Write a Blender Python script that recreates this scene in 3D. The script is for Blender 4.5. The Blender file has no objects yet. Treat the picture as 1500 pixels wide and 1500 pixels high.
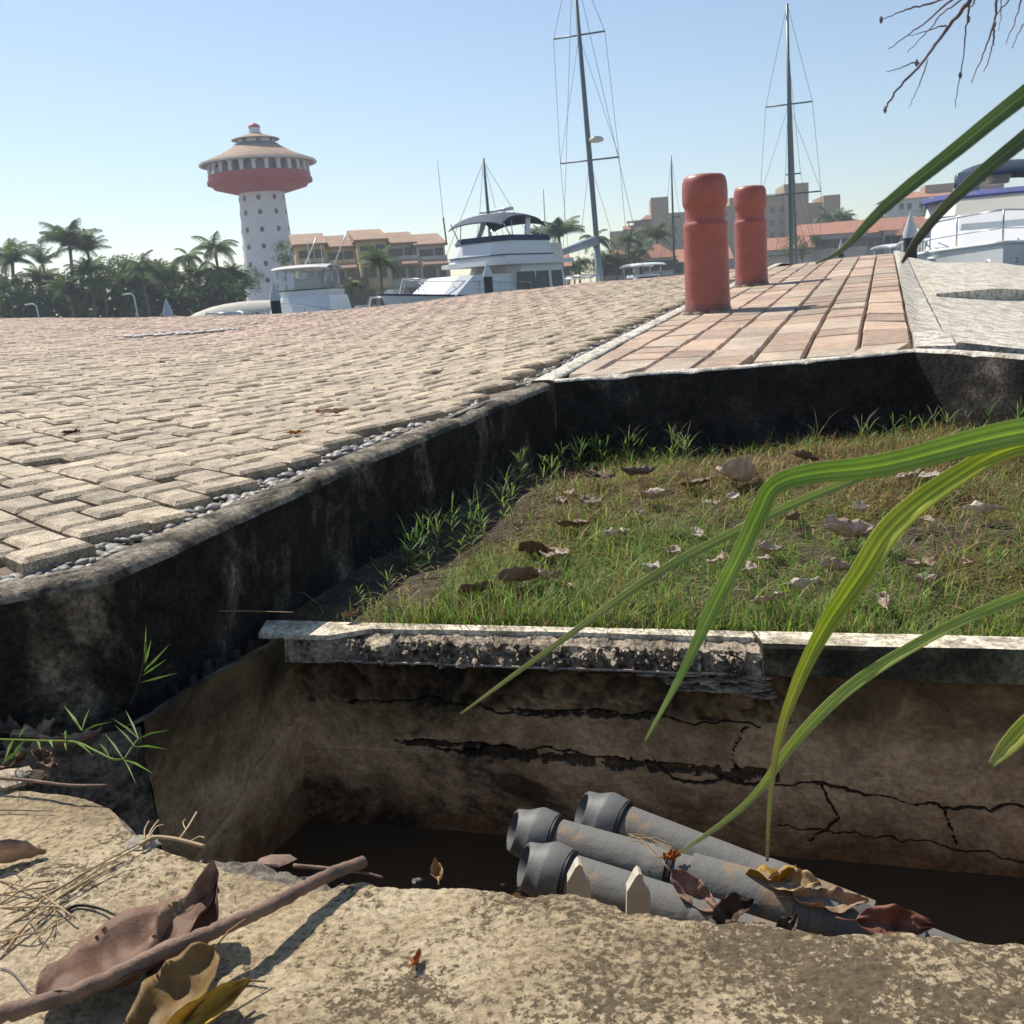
import bpy, math, random
from mathutils import Vector, Matrix, noise
random.seed(7)
R = math.radians
sc = bpy.context.scene
C = sc.collection
# ------------------------------------------------------------ camera
PITCH, ROLL = R(12.1), R(4.0)
F = Vector((0, math.cos(PITCH), -math.sin(PITCH)))
R0 = Vector((1, 0, 0)); U0 = R0.cross(F)
RT = R0*math.cos(ROLL) - U0*math.sin(ROLL)
UP = U0*math.cos(ROLL) + R0*math.sin(ROLL)
cam = bpy.data.objects.new('camera', bpy.data.cameras.new('camera'))
C.objects.link(cam); sc.camera = cam
cam.data.sensor_width = 36; cam.data.lens = 36
cam.data.clip_start = 0.02; cam.data.clip_end = 5000
m = Matrix((RT, UP, -F)).transposed().to_4x4()
cam.matrix_world = m
cam.data.dof.use_dof = True; cam.data.dof.focus_distance = 1.9; cam.data.dof.aperture_fstop = 26
# ------------------------------------------------------------ world, sun, exposure
SUN_EL, SUN_AZ = R(51), R(-40)      # azimuth from +Y, negative = to the left
w = bpy.data.worlds.new('World'); sc.world = w; w.use_nodes = True
nt = w.node_tree; nt.nodes.clear()
sky = nt.nodes.new('ShaderNodeTexSky'); sky.sky_type = 'NISHITA'; sky.sun_disc = False
sky.sun_elevation = SUN_EL; sky.sun_rotation = SUN_AZ
sky.air_density = 1.0; sky.dust_density = 0.4; sky.ozone_density = 2.2
bg = nt.nodes.new('ShaderNodeBackground'); bg.inputs[1].default_value = 0.09
wo = nt.nodes.new('ShaderNodeOutputWorld')
mxs = nt.nodes.new('ShaderNodeMix'); mxs.data_type = 'RGBA'; mxs.blend_type = 'MULTIPLY'; mxs.inputs[0].default_value = 1; mxs.inputs[7].default_value = (1.05, 1.01, .97, 1)
nt.links.new(sky.outputs[0], mxs.inputs[6]); nt.links.new(mxs.outputs[2], bg.inputs[0]); nt.links.new(bg.outputs[0], wo.inputs[0])
sun = bpy.data.objects.new('sun', bpy.data.lights.new('sun', 'SUN')); C.objects.link(sun)
sun.data.energy = 4.2; sun.data.angle = R(0.55); sun.data.color = (1.0, 0.93, 0.82)
sd = Vector((math.sin(SUN_AZ)*math.cos(SUN_EL), math.cos(SUN_AZ)*math.cos(SUN_EL), math.sin(SUN_EL)))
sun.rotation_euler = sd.to_track_quat('Z', 'Y').to_euler()
sc.view_settings.view_transform = 'Standard'; sc.view_settings.look = 'None'
sc.view_settings.exposure = 0.58; sc.view_settings.gamma = 1.0
# ------------------------------------------------------------ helpers
def ray(px, py):
    return F + RT*((px-750)/1500) + UP*((750-py)/1500)
def at(px, py, Y):
    d = ray(px, py); return d*(Y/d.y)
def gz(px, py, z):
    d = ray(px, py); return d*(z/d.z)
def lerp(a, b, t): return a+(b-a)*t
def interp(pts, x):
    if x <= pts[0][0]: return pts[0][1]
    for (a, b), (c, d) in zip(pts, pts[1:]):
        if x <= c: return b+(d-b)*(x-a)/(c-a)
    return pts[-1][1]
def N(x, y, z=0.0, s=1.0): return noise.noise(Vector((x*s, y*s, z*s)))
def FR(x, y, z, s, o=4): return noise.fractal(Vector((x*s, y*s, z*s)), 0.9, 2.1, o)

class MB:
    def __init__(s): s.v = []; s.f = []; s.c = []
    def add(s, vs, fs, col=None):
        b = len(s.v); s.v += [tuple(v) for v in vs]
        for f in fs:
            s.f.append(tuple(i+b for i in f)); s.c.append(col)
    def box(s, c, d, rz=0, col=None, M=None, taper=1.0):
        hx, hy, hz = d[0]/2, d[1]/2, d[2]/2
        vs = []
        for z, t in ((-hz, 1), (hz, taper)):
            for x, y in ((-hx, -hy), (hx, -hy), (hx, hy), (-hx, hy)):
                p = Vector((x*t, y*t, z))
                if M: p = M @ p
                if rz: p = Matrix.Rotation(rz, 3, 'Z') @ p
                vs.append(p+Vector(c))
        s.add(vs, [(0,3,2,1),(4,5,6,7),(0,1,5,4),(1,2,6,5),(2,3,7,6),(3,0,4,7)], col)
    def hexa(s, bot, top, col=None):   # two polygons with the same count
        n = len(bot)
        fs = [tuple(range(n-1, -1, -1)), tuple(range(n, 2*n))]
        for i in range(n): j = (i+1) % n; fs.append((i, j, n+j, n+i))
        s.add(list(bot)+list(top), fs, col)
    def tube(s, pts, rad, n=8, col=None, cap=True):
        pts = [Vector(p) for p in pts]
        if not isinstance(rad, (list, tuple)): rad = [rad]*len(pts)
        vs = []; ref = None
        for i, p in enumerate(pts):
            t = (pts[min(i+1, len(pts)-1)]-pts[max(i-1, 0)]).normalized()
            if ref is None:
                ref = t.orthogonal().normalized()
            ref = (ref - t*ref.dot(t)).normalized(); b = t.cross(ref)
            for k in range(n):
                a = 2*math.pi*k/n
                vs.append(p+(ref*math.cos(a)+b*math.sin(a))*rad[i])
        fs = []
        for i in range(len(pts)-1):
            for k in range(n):
                k2 = (k+1) % n
                fs.append((i*n+k, i*n+k2, (i+1)*n+k2, (i+1)*n+k))
        if cap:
            fs.append(tuple(range(n-1, -1, -1))); fs.append(tuple((len(pts)-1)*n+k for k in range(n)))
        s.add(vs, fs, col)
    def lathe(s, prof, n=24, c=(0,0,0), col=None):   # prof: (r, z)
        vs = []
        for r, z in prof:
            for k in range(n):
                a = 2*math.pi*k/n
                vs.append((c[0]+r*math.cos(a), c[1]+r*math.sin(a), c[2]+z))
        fs = []
        for i in range(len(prof)-1):
            for k in range(n):
                k2 = (k+1) % n
                fs.append((i*n+k, i*n+k2, (i+1)*n+k2, (i+1)*n+k))
        fs.append(tuple(range(n-1, -1, -1))); fs.append(tuple((len(prof)-1)*n+k for k in range(n)))
        s.add(vs, fs, col)
    def grid(s, P, nu, nv, col=None):   # P(i,j) -> point
        vs = [P(i, j) for i in range(nu) for j in range(nv)]
        fs = [(i*nv+j, (i+1)*nv+j, (i+1)*nv+j+1, i*nv+j+1) for i in range(nu-1) for j in range(nv-1)]
        s.add(vs, fs, col)
    def sheet(s, rows, th, col=None):   # thick sheet from rows of points, th = thickness vector
        nu, nv = len(rows), len(rows[0]); th = Vector(th)
        A = [Vector(p) for r in rows for p in r]; B = [p-th for p in A]; n = nu*nv
        fs = []
        for i in range(nu-1):
            for j in range(nv-1):
                a, b, c, d = i*nv+j, (i+1)*nv+j, (i+1)*nv+j+1, i*nv+j+1
                fs += [(a,b,c,d), (n+d,n+c,n+b,n+a)]
        for i in range(nu-1):
            a, b = i*nv, (i+1)*nv; fs.append((b, a, n+a, n+b))
            a, b = i*nv+nv-1, (i+1)*nv+nv-1; fs.append((a, b, n+b, n+a))
        for j in range(nv-1):
            a, b = j, j+1; fs.append((a, b, n+b, n+a))
            a, b = (nu-1)*nv+j, (nu-1)*nv+j+1; fs.append((b, a, n+a, n+b))
        s.add(A+B, fs, col)
    def mesh(s, name, mat, smooth=False):
        me = bpy.data.meshes.new(name)
        me.from_pydata(s.v, [], s.f)
        if mat: me.materials.append(mat)
        if any(c is not None for c in s.c):
            ca = me.color_attributes.new('tint', 'FLOAT_COLOR', 'CORNER')
            buf = []
            for f, c in zip(s.f, s.c):
                cc = c or (1, 1, 1)
                buf += [cc[0], cc[1], cc[2], 1.0]*len(f)
            ca.data.foreach_set('color', buf)
        if smooth:
            me.polygons.foreach_set('use_smooth', [True]*len(me.polygons))
            if smooth != 'all': me.set_sharp_from_angle(angle=R(smooth if smooth is not True else 40))
        me.update(); return me
    def build(s, name, mat, parent=None, smooth=False):
        o = bpy.data.objects.new(name, s.mesh(name, mat, smooth)); C.objects.link(o)
        if parent: o.parent = parent
        return o
def tag(o, label=None, cat=None, group=None, kind=None):
    if label: o['label'] = label
    if cat: o['category'] = cat
    if group: o['group'] = group
    if kind: o['kind'] = kind
    return o
def empty(name, loc, rz=0, label=None, cat=None, group=None):
    o = bpy.data.objects.new(name, None); C.objects.link(o)
    o.location = loc; o.rotation_euler = (0, 0, rz); o.empty_display_size = .1
    return tag(o, label, cat, group)
def clone(o, parent=None):
    c = o.copy(); C.objects.link(c)
    if parent: c.parent = parent
    for ch in [x for x in o.children]:
        clone(ch, c)
    return c
# ------------------------------------------------------------ materials
def new_mat(name):
    mt = bpy.data.materials.new(name); mt.use_nodes = True
    return mt, mt.node_tree, mt.node_tree.nodes['Principled BSDF']
def nnode(t, typ, **k):
    n = t.nodes.new(typ)
    for a, b in k.items(): setattr(n, a, b)
    return n
def noise_n(t, co, scale, detail=6, rough=.6, dist=0):
    n = t.nodes.new('ShaderNodeTexNoise'); n.inputs['Scale'].default_value = scale
    n.inputs['Detail'].default_value = detail; n.inputs['Roughness'].default_value = rough
    n.inputs['Distortion'].default_value = dist
    t.links.new(co, n.inputs['Vector']); return n.outputs['Fac']
def ramp(t, fac, stops, interp_='LINEAR'):
    r = t.nodes.new('ShaderNodeValToRGB'); r.color_ramp.interpolation = interp_
    el = r.color_ramp.elements
    while len(el) < len(stops): el.new(0.5)
    for e, (p, c) in zip(el, stops):
        e.position = p; e.color = (c[0], c[1], c[2], 1) if isinstance(c, (tuple, list)) else (c, c, c, 1)
    t.links.new(fac, r.inputs[0]); return r.outputs[0]
def mix(t, fac, a, b, mode='MIX'):
    n = t.nodes.new('ShaderNodeMix'); n.data_type = 'RGBA'; n.blend_type = mode
    for v, i in ((fac, 0), (a, 6), (b, 7)):
        if hasattr(v, 'is_linked') or hasattr(v, 'links'): t.links.new(v, n.inputs[i])
        elif i == 0: n.inputs[0].default_value = v
        else: n.inputs[i].default_value = (v[0], v[1], v[2], 1)
    return n.outputs[2]
def bump(t, b, h, strength=.5, dist=.01, prev=None):
    n = t.nodes.new('ShaderNodeBump'); n.inputs['Strength'].default_value = strength
    n.inputs['Distance'].default_value = dist
    t.links.new(h, n.inputs['Height'])
    if prev is not None: t.links.new(prev, n.inputs['Normal'])
    t.links.new(n.outputs[0], b.inputs['Normal']); return n.outputs[0]
def mat(name, c1, c2=None, scale=5, rough=.7, tint=False, bmp=0, bscale=40, metal=0, spec=None, detail=5, bdist=.005, lo=.35, hi=.65, transl=0, coord='Object'):
    mt, t, b = new_mat(name)
    co = t.nodes.new('ShaderNodeTexCoord').outputs[coord]
    b.inputs['Roughness'].default_value = rough; b.inputs['Metallic'].default_value = metal
    if spec is not None: b.inputs['Specular IOR Level'].default_value = spec
    c2 = c2 or tuple(x*.85 for x in c1)
    col = ramp(t, noise_n(t, co, scale, detail), [(lo, c1), (hi, c2)])
    if tint:
        a = t.nodes.new('ShaderNodeAttribute'); a.attribute_name = 'tint'
        col = mix(t, 1.0, col, a.outputs['Color'], 'MULTIPLY')
    t.links.new(col, b.inputs['Base Color'])
    if bmp: bump(t, b, noise_n(t, co, bscale, 6), bmp, bdist)
    if transl:
        tr = t.nodes.new('ShaderNodeBsdfTranslucent'); t.links.new(col, tr.inputs['Color'])
        ms = t.nodes.new('ShaderNodeMixShader'); ms.inputs[0].default_value = transl
        out = t.nodes['Material Output']
        t.links.new(b.outputs[0], ms.inputs[1]); t.links.new(tr.outputs[0], ms.inputs[2]); t.links.new(ms.outputs[0], out.inputs[0])
    return mt
M = {}
# pavers: tint per block, sandy grain
def paver_mat(name, base, mf=1):
    mt, t, b = new_mat(name)
    co = t.nodes.new('ShaderNodeTexCoord').outputs['Object']
    a = t.nodes.new('ShaderNodeAttribute'); a.attribute_name = 'tint'
    g = ramp(t, noise_n(t, co, 260, 3, .7), [(.40, (.45,.43,.40)), (.5, (1,1,1)), (.62, (1.4,1.36,1.28))])
    big = ramp(t, noise_n(t, co, 3.0, 6), [(.3, (.72,.70,.68)), (.6, (1.08,1.06,1.03))])
    mid = ramp(t, noise_n(t, co, 22, 5), [(.40, (.68,.66,.63)), (.56, (1.08,1.08,1.08))])
    col = mix(t, 1, base, a.outputs['Color'], 'MULTIPLY')
    for x, f_ in ((g, mf), (big, 1), (mid, mf)): col = mix(t, f_, col, x, 'MULTIPLY')
    t.links.new(col, b.inputs['Base Color']); b.inputs['Roughness'].default_value = .75
    n1 = bump(t, b, noise_n(t, co, 220, 4, .7), .55, .003)
    bump(t, b, noise_n(t, co, 30, 4), .5, .006, n1)
    return mt
M['paver'] = paver_mat('worn_paver', (.47, .395, .29))
M['brick'] = paver_mat('pink_brick', (.49, .37, .275), .5)
# mould-blackened render / concrete
def wall_mat(name, pale, dark, mid, amount, scale=2.2, stretch=(1, 1, .45), bstr=.6, f1=.8, f2=.8):
    mt, t, b = new_mat(name)
    tc = t.nodes.new('ShaderNodeTexCoord').outputs['Object']
    mp = t.nodes.new('ShaderNodeMapping'); mp.inputs['Scale'].default_value = stretch
    t.links.new(tc, mp.inputs[0]); co = mp.outputs[0]
    n1 = noise_n(t, co, scale, 9, .68, .6)
    col = ramp(t, n1, [(amount-.04, dark), (amount+.02, mid), (amount+.10, pale)])
    sp = ramp(t, noise_n(t, tc, 90, 4, .75), [(.40, (.45,.45,.45)), (.5, (1,1,1)), (.62, (1.5,1.45,1.38))])
    col = mix(t, f1, col, sp, 'MULTIPLY')
    st = ramp(t, noise_n(t, tc, 14, 8, .7), [(.41, (.42,.40,.37)), (.54, (1.1,1.1,1.1))])
    col = mix(t, f2, col, st, 'MULTIPLY')
    t.links.new(col, b.inputs['Base Color']); b.inputs['Roughness'].default_value = .9
    b.inputs['Specular IOR Level'].default_value = .25
    a = bump(t, b, noise_n(t, tc, 120, 6, .75), bstr, .007)
    bump(t, b, noise_n(t, tc, 12, 8, .7), bstr, .03, a)
    return mt
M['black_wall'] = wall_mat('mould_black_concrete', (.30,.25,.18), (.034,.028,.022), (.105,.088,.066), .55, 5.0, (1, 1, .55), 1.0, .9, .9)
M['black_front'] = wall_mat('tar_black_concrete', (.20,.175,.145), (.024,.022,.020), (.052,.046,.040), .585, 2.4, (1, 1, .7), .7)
M['pit_wall'] = wall_mat('stained_plaster', (.70,.48,.27), (.11,.08,.05), (.47,.31,.165), .43, 1.5, (1, 1, 1.9), .5, .35, .45)
def pit_mat():
    mt = M['pit_wall']; t = mt.node_tree; b = t.nodes['Principled BSDF']
    src = b.inputs['Base Color'].links[0].from_socket
    tc = t.nodes.new('ShaderNodeTexCoord').outputs['Object']
    sx = t.nodes.new('ShaderNodeSeparateXYZ'); t.links.new(tc, sx.inputs[0])
    geo = t.nodes.new('ShaderNodeNewGeometry'); sx2 = t.nodes.new('ShaderNodeSeparateXYZ'); t.links.new(geo.outputs['Position'], sx2.inputs[0])
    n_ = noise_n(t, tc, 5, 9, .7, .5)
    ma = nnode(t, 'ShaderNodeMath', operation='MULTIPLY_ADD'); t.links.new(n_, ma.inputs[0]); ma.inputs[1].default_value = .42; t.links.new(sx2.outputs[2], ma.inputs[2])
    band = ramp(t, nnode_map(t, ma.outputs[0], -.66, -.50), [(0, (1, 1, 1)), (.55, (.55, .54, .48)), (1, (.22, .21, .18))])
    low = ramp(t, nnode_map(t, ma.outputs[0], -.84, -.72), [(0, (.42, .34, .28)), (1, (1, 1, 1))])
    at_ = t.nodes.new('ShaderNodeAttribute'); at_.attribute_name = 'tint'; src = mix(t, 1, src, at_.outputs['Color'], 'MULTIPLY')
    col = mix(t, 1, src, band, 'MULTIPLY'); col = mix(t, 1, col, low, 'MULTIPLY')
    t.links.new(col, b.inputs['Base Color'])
def nnode_map(t, v, a, b_):
    n = t.nodes.new('ShaderNodeMapRange'); n.inputs[1].default_value = a; n.inputs[2].default_value = b_
    t.links.new(v, n.inputs[0]); return n.outputs[0]
pit_mat()
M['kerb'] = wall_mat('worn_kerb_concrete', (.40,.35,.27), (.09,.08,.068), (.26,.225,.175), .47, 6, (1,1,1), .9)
M['pale_conc'] = wall_mat('pale_concrete', (.60,.56,.48), (.33,.31,.27), (.52,.48,.41), .34, 2.2, (1,1,1), .3)
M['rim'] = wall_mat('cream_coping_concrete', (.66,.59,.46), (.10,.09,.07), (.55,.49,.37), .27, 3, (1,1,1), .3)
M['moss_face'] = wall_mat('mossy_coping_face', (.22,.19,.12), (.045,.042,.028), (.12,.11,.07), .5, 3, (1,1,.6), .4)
M['rubble'] = wall_mat('broken_aggregate', (.62,.52,.40), (.10,.085,.07), (.42,.34,.26), .40, 22, (1,1,1), 1.0)
M['soil'] = mat('dark_soil', (.10,.068,.044), (.045,.03,.02), 12, .95, bmp=.9, bscale=60, bdist=.02)
M['sand'] = mat('joint_sand', (.26,.20,.145), (.13,.10,.075), 25, .95, bmp=.8, bscale=120, bdist=.006)
# foreground slab: weathered plaster skin over grey aggregate
def slab_mat():
    mt, t, b = new_mat('weathered_slab')
    co = t.nodes.new('ShaderNodeTexCoord').outputs['Object']
    a = t.nodes.new('ShaderNodeAttribute'); a.attribute_name = 'tint'
    sep = t.nodes.new('ShaderNodeSeparateColor'); t.links.new(a.outputs['Color'], sep.inputs[0])
    fine = noise_n(t, co, 110, 5, .7)
    base = ramp(t, noise_n(t, co, 4.5, 7, .6), [(.38, (.46,.355,.225)), (.5, (.66,.525,.335)), (.62, (.82,.68,.46))])
    base = mix(t, .9, base, ramp(t, fine, [(.40, (.60,.57,.52)), (.5, (1,1,1)), (.62, (1.22,1.2,1.15))]), 'MULTIPLY')
    # lichen: dark speckle, strong where tint.g is high
    ln = noise_n(t, co, 125, 10, .75, .2)
    ln2 = noise_n(t, co, 6, 9, .7)
    mth = nnode(t, 'ShaderNodeMath', operation='MULTIPLY_ADD'); t.links.new(ln2, mth.inputs[0]); mth.inputs[1].default_value = .8
    t.links.new(ln, mth.inputs[2])
    m2 = nnode(t, 'ShaderNodeMath', operation='MULTIPLY_ADD'); t.links.new(sep.outputs[1], m2.inputs[0]); m2.inputs[1].default_value = .16
    t.links.new(mth.outputs[0], m2.inputs[2])
    lf = ramp(t, m2.outputs[0], [(.996, 0.0), (1.04, 1.0)])
    lich = mix(t, 1, (.215,.165,.10), ramp(t, fine, [(.3, (.5,.5,.5)), (.7, (1.4,1.4,1.4))]), 'MULTIPLY')
    col = mix(t, lf, base, lich)
    agg = ramp(t, noise_n(t, co, 75, 8, .8), [(.32, (.13,.11,.09)), (.5, (.33,.29,.235)), (.7, (.52,.45,.37))])
    col = mix(t, sep.outputs[0], col, agg)
    t.links.new(col, b.inputs['Base Color']); b.inputs['Roughness'].default_value = .9; b.inputs['Specular IOR Level'].default_value = .2
    n1 = bump(t, b, noise_n(t, co, 150, 6, .75), .9, .006)
    n2 = bump(t, b, noise_n(t, co, 34, 8, .72), .9, .02, n1)
    bump(t, b, lf, .35, -.002, n2)
    return mt
M['slab'] = slab_mat()
M['pebble'] = mat('river_pebble', (.36,.35,.33), (.22,.215,.21), 30, .55, tint=True, bmp=.2, bscale=80)
M['bollard'] = mat('terracotta_paint', (.37,.105,.082), (.33,.09,.07), 8, .42, bmp=.25, bscale=25, bdist=.004)
def scuffed():
    mt = M['bollard']; t = mt.node_tree; b = t.nodes['Principled BSDF']; src = b.inputs['Base Color'].links[0].from_socket
    co = t.nodes.new('ShaderNodeTexCoord').outputs['Object']
    d = ramp(t, noise_n(t, co, 30, 9, .75), [(.38, (.55, .5, .48)), (.47, (1, 1, 1)), (.64, (1, 1, 1)), (.68, (1.5, 1.6, 1.6))])
    col = mix(t, .22, src, d, 'MULTIPLY')
    sp = ramp(t, noise_n(t, co, 7, 8, .7), [(.4, (.90, .89, .89)), (.6, (1.05, 1.05, 1.05))])
    col = mix(t, 1, col, sp, 'MULTIPLY')
    sx = t.nodes.new('ShaderNodeSeparateXYZ'); t.links.new(co, sx.inputs[0])
    ma = nnode(t, 'ShaderNodeMath', operation='MULTIPLY_ADD'); t.links.new(noise_n(t, co, 18, 6, .7), ma.inputs[0]); ma.inputs[1].default_value = -.07; t.links.new(sx.outputs[2], ma.inputs[2])
    col = mix(t, ramp(t, ma.outputs[0], [(0, .55), (.02, 0.0)]), col, (.11, .07, .055))
    t.links.new(col, b.inputs['Base Color'])
scuffed()
M['grass'] = mat('grass_blades', (.92,1,.9), (.8,.8,.75), 20, .6, tint=True, transl=.5)
M['blade'] = mat('long_leaf', (.50,.60,.13), (.38,.50,.10), 14, .5, tint=True, transl=.55)
M['dry'] = mat('dry_leaf', (1,1,1), (.62,.56,.5), 45, .65, tint=True, transl=.3, bmp=.4, bscale=50)
M['stick'] = mat('brown_bark', (.25,.155,.11), (.12,.075,.05), 30, .8, bmp=.8, bscale=90, bdist=.003)
M['straw'] = mat('dry_straw', (.42,.30,.16), (.26,.17,.09), 20, .7)
M['twig'] = mat('bare_twig_bark', (.27,.21,.23), (.17,.13,.15), 30, .8)
M['pipe'] = mat('grey_conduit_plastic', (.15,.147,.135), (.235,.165,.10), 8, .75, bmp=.4, bscale=60, lo=.50, hi=.57)
M['pipe_cap'] = mat('dark_grey_plastic', (.13,.135,.13), (.10,.10,.095), 14, .6, bmp=.2, bscale=60)
M['mud'] = mat('dried_mud', (.30,.21,.12), (.20,.14,.08), 30, .95, bmp=.8, bscale=90)
M['rubber'] = mat('black_rubber', (.012,.012,.012), (.02,.02,.02), 10, .5)
M['cream_plastic'] = mat('cream_plastic', (.62,.56,.44), (.5,.45,.35), 20, .5)
M['steel'] = mat('rusty_rod', (.45,.40,.36), (.25,.18,.14), 60, .6, bmp=.4, bscale=150)
M['gel'] = mat('white_gelcoat', (.74,.75,.74), (.70,.71,.71), 1.2, .28)
M['gel2'] = mat('cream_gelcoat', (.66,.62,.53), (.6,.57,.5), 1.2, .4)
M['navy'] = mat('navy_canvas', (.018,.035,.075), (.025,.045,.09), 3, .8)
M['blue_canvas'] = mat('blue_canvas', (.075,.085,.26), (.06,.07,.21), 3, .8)
M['grey_canvas'] = mat('grey_sail_cover', (.30,.34,.38), (.24,.27,.31), 2, .8)
M['beige_canvas'] = mat('beige_canvas', (.60,.56,.48), (.52,.48,.40), 3, .85, bmp=.3, bscale=4, bdist=.05)
M['chrome'] = mat('steel_rail', (.6,.6,.6), (.55,.55,.55), 3, .25, metal=1)
M['mast'] = mat('painted_mast', (.13,.17,.20), (.10,.13,.16), 1, .4)
M['green_mast'] = mat('dark_green_mast', (.03,.085,.085), (.025,.07,.07), 1, .4)
M['rope'] = mat('grey_rope', (.22,.20,.18), (.16,.15,.13), 50, .9)
M['glass'] = mat('dark_window_glass', (.02,.026,.033), (.03,.035,.045), 1, .12)
M['black'] = mat('black_paint', (.015,.017,.022), (.02,.02,.026), 3, .5)
M['pile'] = mat('dark_piling', (.022,.026,.036), (.035,.04,.05), 3, .7)
M['pilecap'] = mat('white_piling_cap', (.55,.57,.6), (.5,.52,.55), 3, .5)
M['tower'] = mat('white_tower_paint', (.76,.77,.79), (.70,.71,.73), .3, .7)
M['red'] = mat('red_tower_paint', (.44,.014,.025), (.40,.013,.022), .4, .6)
M['tile'] = mat('terracotta_tile', (.48,.22,.14), (.36,.16,.10), 1.6, .85, bmp=.5, bscale=6, bdist=.1)
M['oldtile'] = mat('faded_tile', (.38,.25,.17), (.29,.18,.12), .8, .85, bmp=.5, bscale=6, bdist=.1)
M['yellow'] = mat('yellow_stucco', (.68,.55,.30), (.46,.38,.23), .3, .9)
M['cream'] = mat('cream_stucco', (.58,.55,.47), (.50,.47,.41), .3, .9)
M['tan'] = mat('tan_stucco', (.38,.28,.185), (.33,.245,.16), .1, .9)
M['white_st'] = mat('white_stucco', (.62,.62,.60), (.54,.54,.53), .2, .9)
M['palm'] = mat('palm_fronds', (.11,.18,.03), (.055,.10,.02), .6, .75, tint=True, transl=.25)
M['tree'] = mat('tree_leaves', (.10,.165,.03), (.05,.095,.02), .5, .8, tint=True, transl=.25)
M['trunk'] = mat('palm_trunk', (.20,.16,.12), (.12,.095,.07), 3, .9)
M['earth'] = mat('shore_earth', (.16,.13,.09), (.10,.08,.055), .2, .95)
def clear_mat():
    mt, t, b = new_mat('clear_vinyl')
    b.inputs['Base Color'].default_value = (.75,.8,.85,1); b.inputs['Roughness'].default_value = .12
    b.inputs['Alpha'].default_value = .22; return mt
M['vinyl'] = clear_mat()
def water_mat(name, col, bs, bd, rough):
    mt, t, b = new_mat(name)
    co = t.nodes.new('ShaderNodeTexCoord').outputs['Object']
    b.inputs['Base Color'].default_value = (*col, 1); b.inputs['Roughness'].default_value = rough
    b.inputs['IOR'].default_value = 1.33
    bump(t, b, noise_n(t, co, bs, 4), .4, bd)
    return mt
M['water'] = water_mat('marina_water', (.02,.05,.06), 1.5, .05, .06)
M['pitwater'] = water_mat('murky_pit_water', (.075,.048,.026), 3, .003, .12)
# ------------------------------------------------------------ road surface
A0 = -.4625
_cp = [(-900,474),(-200,468),(0,467),(150,466),(300,464),(420,459),(500,454),(600,444),(700,431),(900,411),(1000,403),(1150,386),(1240,374),(1318,367),(1345,377),(1400,383),(1460,390),(1500,400),(1700,420),(2300,420)]
CREST = sorted((lambda p: (p.x, p.z))(at(x, y, 13)) for x, y in _cp)
def zr(x, y):
    c = interp(CREST, x*13/max(y, 4.5)) if y < 13 else interp(CREST, x)
    if y <= 13: return A0+(c-A0)*y/13
    return c - .02*(y-13)**2
def S(px, py):
    d = ray(px, py); t = 1.5/d.y
    lo, hi = .3, 13/d.y
    # first crossing below the surface
    prev = .3; n = 400
    for i in range(1, n+1):
        tt = .3*(hi/.3)**(i/n)
        p = d*tt
        if p.z < zr(p.x, p.y):
            lo, hi2 = prev, tt
            for _ in range(30):
                mdd = (lo+hi2)/2; q = d*mdd
                if q.z < zr(q.x, q.y): hi2 = mdd
                else: lo = mdd
            return d*hi2
        prev = tt
    return d*hi
def v2(p): return Vector((p[0], p[1]))
WD = v2(ray(1296, 389)).normalized()          # direction the sidewalk runs in
KL = [v2(S(*p)) for p in ((-420,950),(0,869),(165,836),(540,668),(810,560))]
KR = [KL[-1], v2(S(1000,457))]; KR.append(KR[-1]+WD*(15.6-KR[-1].y)/WD.y)
print('KL', KL, 'KR', KR)
KERB = KL + KR[1:]
def poly_dist(pl, p):     # signed distance, positive to the left of travel
    best = None
    for a, b in zip(pl, pl[1:]):
        d = b-a; L = d.length; u = d/L; r = p-a
        t = max(0, min(L, r.dot(u))); q = a+u*t; dist = (p-q).length
        sgn = 1 if (u.x*r.y-u.y*r.x) > 0 else -1
        if best is None or dist < best[0]: best = (dist, sgn, q)
    return best[0]*best[1]
def resample(pl, step):
    out = []
    for a, b in zip(pl, pl[1:]):
        n = max(1, int((b-a).length/step))
        out += [a+(b-a)*i/n for i in range(n)]
    return out+[pl[-1]]
def nrm(pl, i):
    a = pl[max(0, i-1)]; b = pl[min(len(pl)-1, i+1)]; u = (b-a).normalized()
    return Vector((-u.y, u.x))
# bedding sand under the pavers
g = MB()
def bed(i, j):
    y = .9+ (15.8-.9)*(i/90)**1.3; x = -14+ j*(20/110)
    return (x, y, zr(x, y)-.022)
nv = 111
vs = [bed(i, j) for i in range(91) for j in range(nv)]
fs = []
for i in range(90):
    for j in range(nv-1):
        q = [i*nv+j, i*nv+j+1, (i+1)*nv+j+1, (i+1)*nv+j]
        if min(poly_dist(KERB, Vector(vs[k][:2])) for k in q) > .45: fs.append(tuple(q))
g.add(vs, fs)
plb = resample(KERB, .08)
def bedk(i, j):
    p = plb[i]+nrm(plb, i)*(.090+.95*j/8); return (p.x, p.y, zr(p.x, p.y)-(.030 if j < 2 else .020))
g.grid(bedk, len(plb), 9)
tag(g.build('road_bed', M['sand'], smooth=True), kind='structure')
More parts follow.
